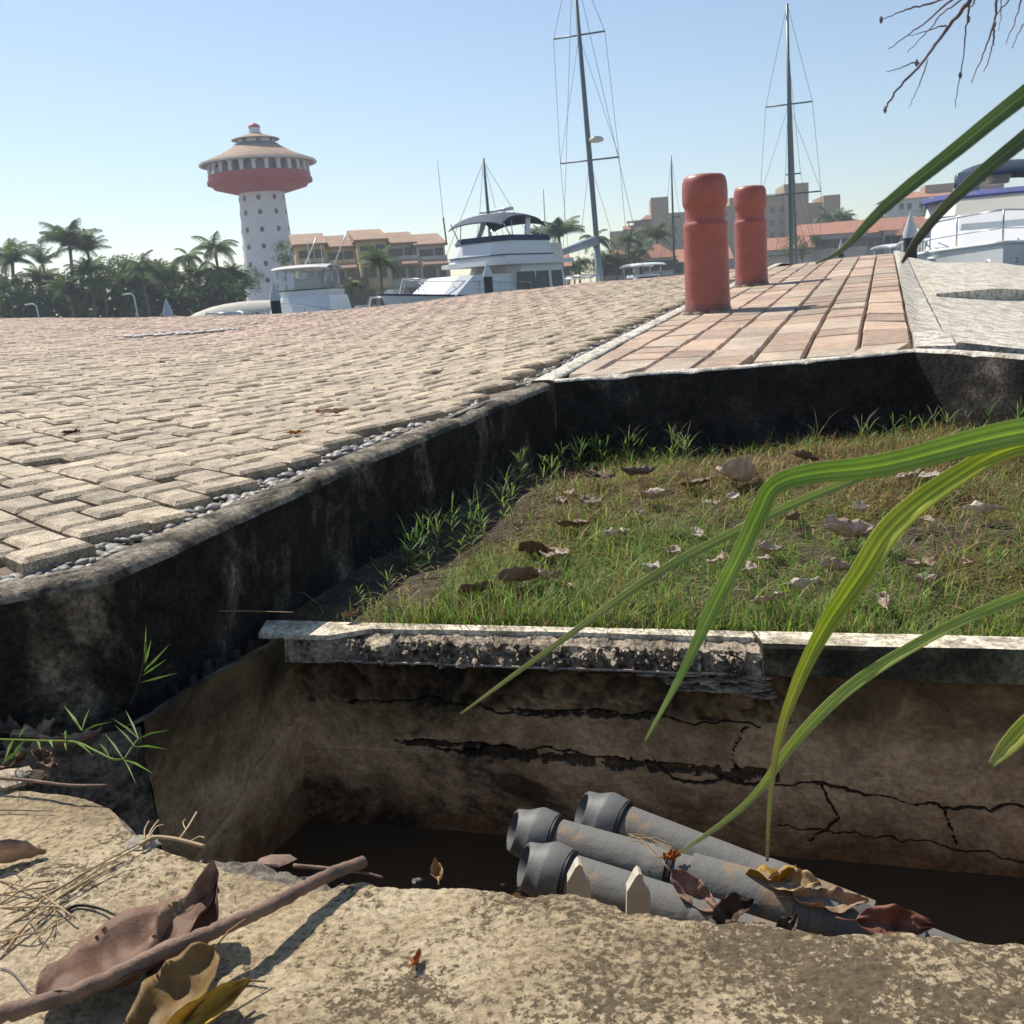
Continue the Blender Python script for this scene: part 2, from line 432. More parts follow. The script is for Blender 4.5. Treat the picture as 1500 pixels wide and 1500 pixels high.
# pavers: pinwheels with a small open square at the centre
def paver(mb, c, ex, ey, lx, ly, z, col, gap, h, tilt, clip=None, bev=(.011, .0075)):
    hx, hy = lx/2-gap, ly/2-gap; b = min(bev[0], hx*.3)
    def P(x, y, dz): 
        q = c+ex*x+ey*y
        if clip: q = clip(q)
        return (q.x, q.y, z+dz+tilt[0]*x+tilt[1]*y+ (zr(q.x, q.y)-zr(c.x, c.y)))
    top = [(-hx+b,-hy+b),(hx-b,-hy+b),(hx-b,hy-b),(-hx+b,hy-b)]
    mid = [(-hx,-hy),(hx,-hy),(hx,hy),(-hx,hy)]
    vs = [P(x, y, 0) for x, y in top]+[P(x, y, -bev[1]) for x, y in mid]+[P(x, y, -h) for x, y in mid]
    fs = [(0,1,2,3)]
    for i in range(4):
        j = (i+1) % 4; fs += [(4+i, 4+j, j, i), (8+i, 8+j, 4+j, 4+i)]
    mb.add(vs, fs, col)
road = MB()
ang = WD.angle_signed(Vector((0, 1))) + R(43)
e1 = Vector((math.cos(R(44)), math.sin(R(44)))); e2 = Vector((-e1.y, e1.x))
L_, W_ = .148, .100; B_ = L_+W_
import itertools
nmax = int(17/B_)+8
for a in range(-nmax, nmax):
    for b_ in range(-nmax, nmax):
        o = e1*(a*B_)+e2*(b_*B_)+Vector((-2, 6))
        if not (0.8 < o.y < 16 and -13.5 < o.x < 4.5): continue
        if o.x < -.62*o.y-1.2 : continue
        for k, (cx, cy, lx, ly) in enumerate(((L_/2, W_/2, L_, W_), (L_+W_/2, L_/2, W_, L_), (W_+L_/2, L_+W_/2, L_, W_), (W_/2, W_+L_/2, W_, L_))):
            c = o+e1*cx+e2*cy
            if not .9 < c.y < 15.7: continue
            d = poly_dist(KERB, c)
            if d < .215+.03*N(c.x, c.y, 3, 3): continue
            r = random.random()
            if r < .006 and c.y < 6: continue
            j = random.uniform(-.004, .003)+.012*N(c.x, c.y, 0, 1.3)
            if c.y > 5: j *= 1.0
            v = random.uniform(.82, 1.12)
            pk = max(0, min(1, (c.y-6.5-.9*c.x-3.2*N(c.x, c.y, 5, .25))/6)) if c.x < 1 else 0
            if c.y > 12.2: pk = 1
            col = (v*lerp(1, .98, pk), v*lerp(1, .86, pk), v*lerp(1, .94, pk))
            if random.random() < .05: col = tuple(x*.72 for x in col)
            # grey-ish blocks in the strip near x~-2..
            paver(road, c, e1, e2, lx, ly, zr(c.x, c.y)+j, col, random.uniform(.003, .007), .045,
                  (random.gauss(0, .011), random.gauss(0, .011)))
tag(road.build('road', M['paver']), kind='structure')
# sidewalk of pink bricks
RB0 = v2(S(1340, 515)); n2 = Vector((WD.y, -WD.x))       # n2 = to the right
FR0 = KL[-1]; FR1 = RB0; fdir = (FR1-FR0).normalized()
side = MB(); pale = MB()
def kerb_right(p): return -poly_dist(KR, p)
fperp = Vector((-fdir.y, fdir.x))
def sclip(q):
    d = (q-FR0).dot(fperp)
    if d < .068: q = q+fperp*(.068-d)
    d = kerb_right(q)
    if d < .004:
        q = q+n2*(.006-d)
    return q
wc = .187
u0 = (RB0-FR0).dot(n2)
ncol = 9
for c_ in range(ncol):
    uu = u0-(c_+.5)*wc
    t = -1.5
    while t < 16:
        ln = random.choice((.20, .22, .24, .38, .42, .44))
        c = FR0+n2*uu+WD*(t+ln/2)
        fd = (c-FR0).dot(Vector((-fdir.y, fdir.x)))
        if fd > .05 and kerb_right(c) > -.04 and c.y < 12.3:
            v = random.uniform(.74, 1.16); q = random.random()
            col = (v, v*(.97 if q < .7 else 1.08), v*(.97 if q < .7 else 1.12))
            paver(side, c, n2, WD, wc, ln, zr(c.x, c.y)+random.uniform(-.003, .002), col, random.uniform(.004, .007), .045, (random.gauss(0, .008), random.gauss(0, .012)), sclip, (.007, .009))
        t += ln
tag(side.build('sidewalk', M['brick']), kind='structure')
sb = MB()
def sbp(i, j):
    t = -.6+14.0*i/60; uu = -.9+ (u0+1.0)*j/16
    c = FR0+n2*uu+WD*t; return (c.x, c.y, zr(c.x, c.y)-.022)
vs = [sbp(i, j) for i in range(61) for j in range(17)]; fs = []
for i in range(60):
    for j in range(16):
        q = (i*17+j, i*17+j+1, (i+1)*17+j+1, (i+1)*17+j)
        cc = Vector((sum(vs[k][0] for k in q)/4, sum(vs[k][1] for k in q)/4))
        if min(min(kerb_right(Vector(vs[k][:2])), (Vector(vs[k][:2])-FR0).dot(fperp)) for k in q) > .02: fs.append(q)
sb.add(vs, fs); tag(sb.build('sidewalk_bed', M['sand']), kind='structure')
# ------------------------------------------------------------ kerbs and retaining walls
def wall_run(pl, name, matx, inner, zbot, top=lambda x, y: zr(x, y), rnd=.02, step=.03, jag=.006, side=1, topd=.0, parent=None, jr=(0,15)):
    pts = resample(pl, step); mb = MB()
    prof = [(0, zbot), (0, -.42), (0, -.30), (0, -.2), (0, -.12), (0, -.07), (0, -.045), (.0, -rnd), (rnd*.3, -rnd*.35), (rnd, 0), (rnd*2.2, .001), (inner*.55, .002), (inner-.012, .001), (inner, -.01), (inner+.002, -.12)]
    def P(i, j):
        p = pts[i]; n = nrm(pts, i)*side; o, dz = prof[j]
        z0 = top(p.x, p.y)+topd
        z = zbot if j == 0 else max(z0+dz, zbot+.01*j)
        f = FR(p.x, p.y, z, 9, 5)*jag*(1.2 if 4 < j < 11 else 1)
        chip = min(.011, max(0, FR(p.x, p.y, 7, 6, 5)-.2)*.04)*(1 if j < 10 else .6) if 5 < j < 11 else 0
        q = p+n*(o+f*(1 if j < 13 else 0)+chip)
        return (q.x, q.y, z-chip*.7+(N(p.x, p.y, j, 14)*jag*.5 if j > 7 else 0))
    mb.grid(lambda i, j: P(i, j+jr[0]), len(pts), jr[1]-jr[0])
    if side == 1: mb.f = [tuple(reversed(f)) for f in mb.f]
    return mb.build(name, matx, parent, smooth=60)
rw = empty('retaining_wall', (KL[2].x, KL[2].y, -.8), 0, 'mould-blackened retaining wall holding up the paved road, left of the pit', 'wall')
def rel(o, par):
    o.parent = par; o.location = Vector(o.location)-Vector(par.location); return o
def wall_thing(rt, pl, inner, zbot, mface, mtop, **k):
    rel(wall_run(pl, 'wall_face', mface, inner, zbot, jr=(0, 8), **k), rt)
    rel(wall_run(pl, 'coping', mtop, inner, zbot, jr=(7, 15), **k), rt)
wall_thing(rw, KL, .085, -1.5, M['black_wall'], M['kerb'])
c0 = KR[0]
rk = empty('road_kerb', (c0.x, c0.y, zr(c0.x, c0.y)), 0, 'narrow pale concrete kerb strip between the cobbles and the pink brick sidewalk', 'kerb')
rel(wall_run(KR, 'kerb_strip', M['pale_conc'], .085, -.8, jr=(7, 15), topd=.008, jag=.003, rnd=.008), rk)
fp = [FR0+fdir*.004, RB0, v2(S(1412, 519)), v2(S(1500, 526)), v2(S(1700, 545)), v2(S(2100, 575))]
fw = empty('sidewalk_wall', (fp[0].x, fp[0].y, -.8), 0, 'black stained wall under the end of the pink brick sidewalk, behind the grass', 'wall')
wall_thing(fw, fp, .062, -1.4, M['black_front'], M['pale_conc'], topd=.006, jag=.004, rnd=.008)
# concrete band to the right of the bricks and slabs beyond it
def strip(name, u_a, u_b, t0, t1, dz, matx, label, cat, thick=.1, nt_=40, jag=0.004, base=None):
    g = MB(); rows = []
    for i in range(nt_+1):
        t = t0+(t1-t0)*i/nt_; row = []
        for j in range(9):
            uu = u_a+(u_b-u_a)*j/8
            c = FR0+n2*uu+WD*t
            # keep in front edge clear of the wall coping
            row.append((c.x+jag*N(t*9, j, 1)*(j in (0, 8)), c.y, zr(c.x, c.y)+dz+.0015*N(c.x, c.y, 0, 9)))
        rows.append(row)
    g.sheet(rows, (0, 0, thick))
    o = g.build(name, matx, None, smooth=30)
    if label: tag(o, label, cat)
    else: tag(o, kind='structure')
    return o
tf = lambda uu: .5*0+ (-(n2.dot(Vector((-fdir.y, fdir.x))))*uu + .066)/WD.dot(Vector((-fdir.y, fdir.x)))
bw = (v2(S(1405, 517))-FR0).dot(n2)-u0
strip('kerb_band', u0+.006, u0+bw, tf(u0+.05), 11.6, .004, M['pale_conc'], None, None)
strip('concrete_apron', u0+bw+.012, u0+bw+5.0, tf(u0+bw)+.1, 9.2, -.002, M['pale_conc'], None, None, nt_=60)
strip('quay_fill', u0+bw-.1, u0+bw+6.0, 8.5, 12.4, -.05, M['pale_conc'], None, None)
# front piece of the apron between band front and wall coping (triangle on the right)
# wedge shaped raised slab
p1, p2, p3, p4 = S(1372, 433), S(1560, 412), S(1455, 386), S(1343, 386)
rs = MB()
h = .10
def up(p, d): return Vector((p.x, p.y, zr(p.x, p.y)+d))
rows = []
for i in range(13):
    a = i/12; row = []
    for j in range(13):
        b = j/12
        q = (p1*(1-b)+p4*b)*(1-a)+(S(1600, 440)*(1-b)+S(1560, 400)*b)*a
        row.append(Vector((q.x, q.y, zr(q.x, q.y)+.012+a*.13)))
    rows.append(row)
rs.sheet(rows, (0, 0, .16))
tag(rs.build('concrete_ramp', M['pale_conc'], smooth=30), 'wedge-shaped raised concrete slab beside the sidewalk, in front of the white yacht', 'slab')
# quay wall down to the water
q = MB()
qx = [-40, -13.4, 8.0, 14]
q.box((-12, 15.85, -1.4), (56, .3, 1.9)); 
tag(q.build('quay_wall', M['kerb']), 'long concrete quay wall facing the water beyond the crest of the road', 'wall')
# ------------------------------------------------------------ pebbles between kerb and pavers
pebs = []
for k in range(7):
    g = MB(); rx, ry, rz_ = .5+random.uniform(-.06, .12), .36+random.uniform(-.08, .1), .24
    vs = []; nlat, nlon = 7, 12
    for i in range(1, nlat):
        th = math.pi*i/nlat
        for j in range(nlon):
            ph = 2*math.pi*j/nlon
            d = Vector((math.sin(th)*math.cos(ph), math.sin(th)*math.sin(ph), math.cos(th)))
            f = 1+.22*noise.noise(d*1.1+Vector((k*7, 0, 0)))
            vs.append((d.x*rx*f, d.y*ry*f, d.z*rz_*f))
    vs += [(0, 0, rz_), (0, 0, -rz_)]
    fs = []
    for i in range(nlat-2):
        for j in range(nlon):
            j2 = (j+1) % nlon; fs.append((i*nlon+j, (i+1)*nlon+j, (i+1)*nlon+j2, i*nlon+j2))
    T, B = len(vs)-2, len(vs)-1
    for j in range(nlon):
        j2 = (j+1) % nlon; fs.append((T, j, j2)); fs.append(((nlat-2)*nlon+j, B, (nlat-2)*nlon+j2))
    pebs.append((vs, fs))
near_mesh = []
for k, (vs, fs) in enumerate(pebs):
    g = MB(); v = random.uniform(.4, .95); g.add(vs, fs, (v, v*.96, v*random.choice((.95, .8)))); near_mesh.append(g.mesh('pebble', M['pebble'], 'all'))
stuff = MB(); npeb = 0
pl = resample(KERB, .03)
for i, p in enumerate(pl):
    if p.y > 13: break
    n = nrm(pl, i)
    wdt = .12 if p.y < 3.4 else .14
    for o in range(6):
        if random.random() < (.12 if p.y < 3.4 else .05): continue
        off = .105+wdt*(o+random.uniform(.1, .9))/6
        q = p+n*off+Vector((random.uniform(-.01, .01), random.uniform(-.01, .01)))
        if abs(poly_dist(KERB, q)) < .09: continue
        s_ = random.choice((.018, .024, .03, .036, .046))
        if N(q.x, q.y, 2, 2.2) > .45: continue
        z = zr(q.x, q.y)-.027+random.uniform(-.007, .006)
        a = random.uniform(0, 6.28)
        if q.y < 2.35 and npeb < 150 and random.random() < .8:
            oo = bpy.data.objects.new('pebble', random.choice(near_mesh)); C.objects.link(oo)
            oo.location = (q.x, q.y, z); oo.rotation_euler = (random.gauss(0, .15), random.gauss(0, .15), a); oo.scale = (s_, s_, s_)
            tag(oo, 'smooth grey river pebble in the gap between the kerb and the nearest pavers', 'pebble', 'pebbles along the near end of the kerb'); npeb += 1
        else:
            vs, fs = random.choice(pebs); ca, sa = math.cos(a), math.sin(a); v = random.uniform(.35, 1.0)
            stuff.add([(q.x+(x*ca-y*sa)*s_, q.y+(x*sa+y*ca)*s_, z+zz*s_) for x, y, zz in vs], fs, (v, v*.96, v*random.choice((.95, .92, .78))))
# the pale pebble strip across the far left of the road
a_, b_ = v2(S(185, 494)), v2(S(355, 481))
for i in range(150):
    t = random.random(); q = a_.lerp(b_, t)+Vector((random.uniform(-.12, .12), random.uniform(-.16, .16)))
    vs, fs = random.choice(pebs); s_ = .05; v = random.uniform(.7, 1.5)
    stuff.add([(q.x+x*s_, q.y+y*s_, zr(q.x, q.y)+.006+zz*s_*.6) for x, y, zz in vs], fs, (v, v, v))
tag(stuff.build('pebble_strip', M['pebble'], smooth='all'), 'strip of river pebbles set along the kerb between road and sidewalk', 'pebbles', kind='stuff')
# ------------------------------------------------------------ bollards
def bollard(px, py, H, label):
    p = S(px, py); s = H/.8
    e = empty('bollard', (p.x, p.y, zr(p.x, p.y)), 0, label, 'bollard', 'red bollards on the sidewalk kerb')
    r = .137
    g = MB(); g.lathe([(r*1.04, -.03), (r*1.05, .012), (r*1.0, .03), (r*.98, .1), (r*.97, .3), (r*.96, .48), (r*.985, .505), (r*.98, .517), (r*.93, .528), (r*.885, .54), (r*.88, .56), (r*.885, .60), (r*.90, .612)], 40)
    rel_(g.build('post', M['bollard'], e, smooth=50))
    g = MB(); g.lathe([(r*.87, .606), (r*.91, .618), (r*.965, .632), (r*.985, .66), (r*.985, .715), (r*.96, .755), (r*.90, .785), (r*.78, .80), (r*.45, .806), (.003, .807)], 40)
    g.build('cap', M['bollard'], e, smooth=60)
    g = MB(); ring = []
    for i in range(48):
        a = 6.283*i/48; rr = r*(1.13+.05*N(math.cos(a)*2, math.sin(a)*2, px)); ring.append([Vector((r*.98*math.cos(a), r*.98*math.sin(a), .012)), Vector((rr*math.cos(a), rr*math.sin(a), .006)), Vector((rr*1.04*math.cos(a), rr*1.04*math.sin(a), -.02))])
    ring.append(ring[0]); g.grid(lambda i, j: ring[i][j], 49, 3); g.f = [tuple(reversed(f)) for f in g.f]; g.build('mortar_ring', M['kerb'], e, smooth='all')
    e.scale = (s, s, s); e.rotation_euler = (0, 0, 0)
    return e
def rel_(o): return o
bollard(1037, 457, .80, 'nearer, larger terracotta red painted bollard with a rounded cap')
bollard(1101, 418, .80, 'farther terracotta red bollard, partly hidden behind the nearer one')
# ------------------------------------------------------------ pit
ZR = -.63
_q = gz(412, 925, ZR); xl, yc = _q.x, _q.y
def yr(u): return yc-.29*(u-xl)
def xw(y): return xl-.40*(yc-y)
YB = yc
XR_ = 2.2
XC = gz(1114, 938, ZR).x
pit = empty('utility_pit', (xl, yc, -1.2), 0, 'open concrete pit with stained plaster walls and a broken rim, holding grey conduits', 'pit')
def rough_wall(nx, nz, f, matx, name, par, sm=50, tf_=None):
    g = MB(); g.grid(f, nx, nz, (1, 1, 1))
    if tf_: 
        g.c = [tf_(g.v[q[0]]) for q in g.f]
    o = g.build(name, matx, None, smooth=sm); rel(o, par); return o
def crack(u, base, amp, seed, s=4): return base+amp*FR(u, seed, 0, s, 5)
SPL = {}
def polycrack(pts, seed):      # jagged crack line as a list of segments
    rnd = random.Random(seed); out = [pts[0]]
    for (a, b), (c, d) in zip(pts, pts[1:]):
        n = max(2, int(math.hypot(c-a, d-b)/.022))
        for k in range(1, n+1):
            out.append((lerp(a, c, k/n), lerp(b, d, k/n)+(rnd.uniform(-.008, .008) if k < n else 0)))
    return out
CRK = [polycrack(p, i) for i, p in enumerate([
    [(-.36, -.79), (-.2, -.775), (0, -.80), (.16, -.785), (.42, -.80)],
    [(-.27, -.865), (-.12, -.885), (.02, -.862), (.2, -.885), (.31, -.915), (.52, -.90), (.72, -.935), (.95, -.915), (1.25, -.95), (2, -.96)],
    [(.40, -.80), (.37, -.86), (.40, -.905)], [(.52, -.90), (.55, -.97), (.50, -1.02)], [(.72, -.935), (.74, -1.0)],
    [(.95, -.915), (.90, -.86), (.93, -.78), (1.0, -.74)], [(-.1, -.70), (.05, -.715), (.2, -.705), (.33, -.72)], [(.45, -.99), (.7, -1.0), (.9, -1.03)]])]
CW = [.0028, .0042, .0022, .0022, .002, .002, .002, .002]
def cdist(u, z):
    best = 9; u += .004*N(u, z, 0, 70); z += .005*N(u, z, 3, 70)
    for pl_, w_ in zip(CRK, CW):
        if u < pl_[0][0]-.05 and u < pl_[-1][0]-.05: continue
        for (a, b), (c, d) in zip(pl_, pl_[1:]):
            if abs(u-a) > .06 and abs(u-c) > .06 or abs(z-b) > .04: continue
            L2_ = (c-a)**2+(d-b)**2; t = max(0, min(1, ((u-a)*(c-a)+(z-b)*(d-b))/L2_))
            dd = math.hypot(u-a-t*(c-a), z-b-t*(d-b))/(w_*(.55+.7*N(u, z, 1, 9)))
            if dd < best: best = dd
    return best
def back(i, j):
    u = xl-.04+(XR_-xl+.05)*i/900
    z = lerp(ZR-.06, -1.12, j/320)
    d = .006*FR(u, z, 0, 3)+.0035*FR(u, z, 2, 14)+.0015*FR(u, z, 5, 60)
    k_ = cdist(u, z); sh = 1
    if k_ < 1: d += .018*(1-k_); sh = .18
    # plaster fallen off in flakes along the cracks
    for cz, hh, a, b in ((-.885-.03*(u-.1), .020, -.1, .42), (-.868, .010, -.22, -.05), (-.79, .008, .0, .2)):
        if a-.03 < u < b+.03:
            f = 1-abs(z-cz)/hh-abs(FR(u, z, 3, 26, 5))*1.0-.3+.5*N(u, 0, cz, 9)
            if f > 0: d += .014; sh = min(sh, .22+.12*abs(FR(u, z, 9, 70)))
    # plaster layers of slightly different depth, divided by the long crack
    if z < -.885: d -= .003
    if z > ZR-.16 and u < XC+.05:
        q = abs(FR(u, z, 4, 20)); d += .014*q; sh *= max(.35, 1-q*1.2)
    if sh < .98: SPL[(round(u, 4), round(z, 4))] = sh
    return (u, yr(u)+.03+d, z)
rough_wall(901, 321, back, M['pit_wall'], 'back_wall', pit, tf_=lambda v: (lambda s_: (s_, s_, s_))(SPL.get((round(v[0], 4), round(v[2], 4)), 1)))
YE = 1.575
def leftw(i, j):
    y = lerp(yc+.05, YE, i/120); z = lerp(ZR-.012, -1.17, j/100)
    if y < YE+.03: y -= .012*FR(z, 0, 0, 12)
    d = .006*FR(y, z, 0, 4)+.003*FR(y, z, 2, 16)
    c_ = crack(y, -.95+.35*(y-1.6), .03, 2.2, 5)
    d += .012*max(0, 1-abs(z-c_)/.004)
    return (xw(y)-d, y, z)
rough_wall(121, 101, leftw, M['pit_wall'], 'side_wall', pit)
def retw(i, j):
    x = xw(YE)-.33*i/50; z = lerp(ZR-.02, -1.17, j/60)
    return (x, YE-.29*(x-xw(YE))*0-.10*(i/50)+.006*FR(x, z, 0, 8)-.004, z)
g = MB(); g.grid(retw, 51, 61); g.f = [tuple(reversed(f)) for f in g.f]
rel(g.build('return_wall', M['kerb'], smooth=50), pit)
def ltop(i, j):
    y = lerp(yc+.05, YE-.01, i/120); k = j/6
    x = xw(y)-.006*FR(y, ZR-.012, 0, 4)-k*.10
    z = ZR-.012-.02*k-.008*abs(FR(y, k, 0, 12))-.05*max(0, k-.3)
    return (x, y, z)
g = MB(); g.grid(ltop, 121, 7); g.f = [tuple(reversed(f)) for f in g.f]
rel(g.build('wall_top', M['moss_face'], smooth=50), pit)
g = MB(); g.box((XR_+.05, 1.0, -.92), (.1, 1.6, .56), col=(1, 1, 1)); rel(g.build('end_wall', M['pit_wall']), pit)
nx = 160
def cp(i, j):
    u = lerp(XC, XR_, i/nx); cf = yr(u)-.0; cb = cf+.078
    pr = [(cf+.035, -.062), (cf+.001, -.060), (cf, -.052), (cf+.001, -.03), (cf+.001, -.008), (cf+.005, -.001), (cf+.02, .001), ((cf+cb)/2, .001), (cb-.008, 0), (cb, -.006), (cb, -.09)]
    y, dz = pr[j]
    f = .002*FR(u, j*.3, 0, 8)
    if i == 0: u += .004*N(j, 0, 0, 2)
    return (u, y+f, ZR+dz+.0015*N(u, j, 0, 6)+(.004*abs(FR(u, 3, 0, 15)) if j == 0 else 0))
g = MB(); g.grid(lambda i, j: cp(i, j+5), nx+1, 6); g.f = [tuple(reversed(f)) for f in g.f]
rel(g.build('coping', M['rim'], smooth=30), pit)
g = MB(); g.grid(cp, nx+1, 6); g.f = [tuple(reversed(f)) for f in g.f]
u = XC; e0 = [Vector(cp(0, k)) for k in range(11)]
g.add(e0, [tuple(range(11))])
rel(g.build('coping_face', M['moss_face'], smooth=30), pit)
def bt(i, j):
    u = lerp(xl-.05, XC-.002, i/200); k = j/5; cb = yr(u)+.078
    w_ = .077 if u < xl+.10 else .024+.012*N(u, 1, 0, 6)
    if u > xl+.10: w_ = max(w_, .077-(u-xl-.10)*.6)
    y = lerp(cb-.001, cb-w_, k)
    return (u, y, ZR-.003-.003*k+.001*N(u, y, 0, 20))
g = MB(); rows = [[Vector(bt(i, j)) for j in range(6)] for i in range(201)]
g.sheet(rows, (0, 0, .010)); rel(g.build('coping', M['rim'], smooth=30), pit)
def brk(i, j):
    u = lerp(xl-.03, XC, i/420); v = j/60
    z = lerp(ZR-.013, ZR-.066, v)
    s_ = min(1, max(0, (u-xl-.09)/.06))
    lump = .036*abs(FR(u, z, 3, 13, 6))+.024*max(0, FR(u, z, 8, 38, 6))
    y = lerp(yr(u)+.004, yr(u)+.032, s_) - s_*lump*1.15 + (1-s_)*.004*FR(u, z, 1, 15)
    if v < .2: y += .035*(1-v/.2)*s_
    return (u, y, z)
g = MB(); g.grid(brk, 421, 61)
rc = random.Random(5)
for k in range(85):
    u = rc.uniform(xl+.13, XC-.02); z = rc.uniform(ZR-.062, ZR-.020); s_ = rc.uniform(.006, .019)
    vs, fs = rc.choice(pebs); rot = Matrix.Rotation(rc.uniform(0, 6), 3, (rc.random(), rc.random(), rc.random()+.1))
    g.add([tuple((rot @ Vector((x*1.2, y*1.1, zz*2.2)))*s_*(1+.5*N(x*3, y*3, k))+Vector((u, yr(u)+.004+rc.uniform(-.004, .012), z))) for x, y, zz in vs], fs)
rel(g.build('broken_edge', M['rubble'], smooth=35), pit)
g = MB()
x0 = gz(480, 958, ZR-.055).x
pts = [(lerp(x0, XC-.05, i/30), yr(lerp(x0, XC-.05, i/30))+.004+.003*N(i, 0, 0, .4), ZR-.060+.002*N(i, 3, 0, .3)) for i in range(31)]
g.tube(pts, .0028, 6); rel(g.build('rod', M['steel'], smooth='all'), pit)
g = MB()
for k in range(34):
    u = XC-.2*random.random()**1.4; z = ZR-.066-random.uniform(0, .035)
    n = random.randint(4, 6); L = random.uniform(.012, .04)
    c = Vector((u, yr(u)+.012+random.uniform(-.006, .01), z))
    bot = [c+Vector((math.cos(6.28*q_/n)*L*random.uniform(.6, 1), math.sin(6.28*q_/n)*.014-.25*math.cos(6.28*q_/n)*L, random.uniform(-.003, .003))) for q_ in range(n)]
    g.hexa(bot, [p+Vector((0, 0, .003)) for p in bot])
rel(g.build('flaking_layers', M['rubble']), pit)
g = MB(); g.grid(lambda i, j: (xl-.5+(XR_+.5-xl)*i/4, .75+(YB+.06-.75)*j/4, -1.055), 5, 5)
tag(g.build('pit_water', M['pitwater']), kind='structure')
g = MB(); g.grid(lambda i, j: (xl-.5+(XR_+.5-xl)*i/4, .6+(YB+.1-.6)*j/4, -1.19), 5, 5)
tag(g.build('pit_floor', M['soil']), kind='structure')
# ------------------------------------------------------------ foreground slab
EP = [(-700,1100),(-100,1135),(0,1150),(60,1152),(120,1155),(160,1170),(200,1205),(222,1228),(260,1240),(300,1244),(370,1248),(420,1256),(450,1270),(520,1280),(560,1283),(640,1289),(700,1288),(740,1291),(800,1300),(850,1299),(900,1312),(950,1325),(1000,1335),(1080,1341),(1150,1350),(1250,1355),(1350,1358),(1420,1366),(1500,1372),(1650,1388),(2600,1500)]
ZS = -.628
EW = [v2(gz(x, y, ZS)) for x, y in EP]
# plaster skin edge further in
SK = [v2(gz(x, y, ZS)) for x, y in ((-100,1140),(60,1160),(150,1168),(205,1232),(280,1262),(360,1282),(430,1300),(480,1302),(530,1287),(600,1292),(700,1290),(900,1316),(1500,1376))]
EX = [p.x for p in EW]
def edge_y(x): return interp([(p.x, p.y) for p in EW], x)
def skin_y(x): return interp([(p.x, p.y) for p in SK], x)
g = MB(); nx, ny = 760, 330
xs = [lerp(-1.3, 1.0, i/nx) if i else -1.3 for i in range(nx+1)]
verts = []; info = []
for i in range(nx+1):
    x = xs[i]; ye = edge_y(x)+.010*FR(x, 0, 0, 16, 6)+.004*FR(x, 5, 0, 70, 4)
    for j in range(ny+1):
        if j <= 26:      # rounded and broken lip going down
            k = 1-j/26; y = ye-.004*k*k-.02*(k>.5)*k; z = ZS-.018-.10*k**1.3
            y = ye + .012*math.sin(k*3)-.05*k*k
            y += .007*FR(x, z, 3, 30, 5)*k
        else:
            t = (j-26)/(ny-26); y = ye-(ye-.30)*(t**1.35)
            z = ZS-.018*max(0, 1-(ye-y)/.022)**2
        sd_ = skin_y(x)+.006*FR(x, 2, 0, 30, 5)-y      # > 0: on skin
        rough = 0
        if sd_ < 0:
            rough = 1; z -= .006+.010*abs(FR(x, y, 0, 34, 6)); z += .008*max(0, FR(x, y, 9, 18, 3))
        else:
            z -= .0018*max(0, 1-sd_/.004)
        z += .006*FR(x, y, 0, 3, 3)+.0016*FR(x, y, 4, 45, 5)
        if sd_ >= 0 and x > -.12: z -= .0022*max(0, FR(x, y, 11, 24, 5))
        verts.append((x, y, z))
        lg = max(0, min(.58, (x+.22+.25*N(x, y, 7, 3))*1.9)) if sd_ >= 0 else .3
        lg = max(lg, max(0, 1-(abs(x+.13)/.13))*max(0, 1-abs(y-.84)/.1)*.8)
        info.append((float(rough), lg))
n1 = ny+1
for i in range(nx):
    for j in range(ny):
        a = i*n1+j; g.f.append((a, a+1, a+n1+1, a+n1))
g.v = verts
for f in g.f:
    a = info[f[0]]; g.c.append((a[0], a[1], 0))
slab = g.build('broken_slab', M['slab'], smooth='all')
tag(slab, 'weathered cream concrete slab with broken edge in the foreground, under the stick', 'slab')
# slab body below (near wall of the pit)
g = MB(); rows = []
for i in range(60):
    x = lerp(-1.3, 2.7, i/59); 
    rows.append([Vector((x, edge_y(x)-.065, z)) for z in (ZS-.10, -.9, -1.2)])
g.grid(lambda i, j: rows[i][j], 60, 3, (1, 1, 1))
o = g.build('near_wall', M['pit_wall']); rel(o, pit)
g = MB(); g.grid(lambda i, j: (lerp(1.0, 2.7, i/10), lerp(edge_y(1.0)-.01, .3, j/6), ZS-.004), 11, 7)
o = g.build('slab_end', M['slab']); rel(o, pit)
# ------------------------------------------------------------ soil on the left, grass ground
def soil(i, j):
    x = lerp(-3.2, xl+.2, i/170); y = lerp(.9, 2.3, j/140)
    z = ZR-.04+.03*FR(x, y, 0, 2.5)+.012*FR(x, y, 3, 14, 5)
    e = edge_y(x)
    if y < e+.02: z = min(z, ZS-.05)
    if y > YE-.02:
        k = min(1, max(0, (x-(xw(y)-.09))/.03)); z -= .5*k
    else:
        k = min(1, max(0, (x-(xw(YE)-.31+.02*N(y, 0, 0, 9)))/.02))*(1 if y > e-.03 else 0); z -= .5*k
    return (x, y, z)
g = MB(); g.grid(soil, 171, 141); g.f = [tuple(reversed(f)) for f in g.f]
tag(g.build('soil', M['soil'], smooth='all'), kind='structure')
def grz(x, y):
    t = max(0, min(1, (y-yr(x)-.08)/1.3))
    return ZR-.03+.05*t+.05*max(0, x-.6)*t+.025*FR(x, y, 0, 1.8, 3)+.006*FR(x, y, 3, 12)
g = MB(); g.grid(lambda i, j: ((lambda x, y: (x, y+0, grz(x, y)))(lerp(-.8, 5, i/230), lerp(yr(lerp(-.8, 5, i/230))+.076, 4.6, j/110))), 231, 111); g.f = [tuple(reversed(f)) for f in g.f]
tag(g.build('lawn_soil', M['soil'], smooth='all'), kind='structure')
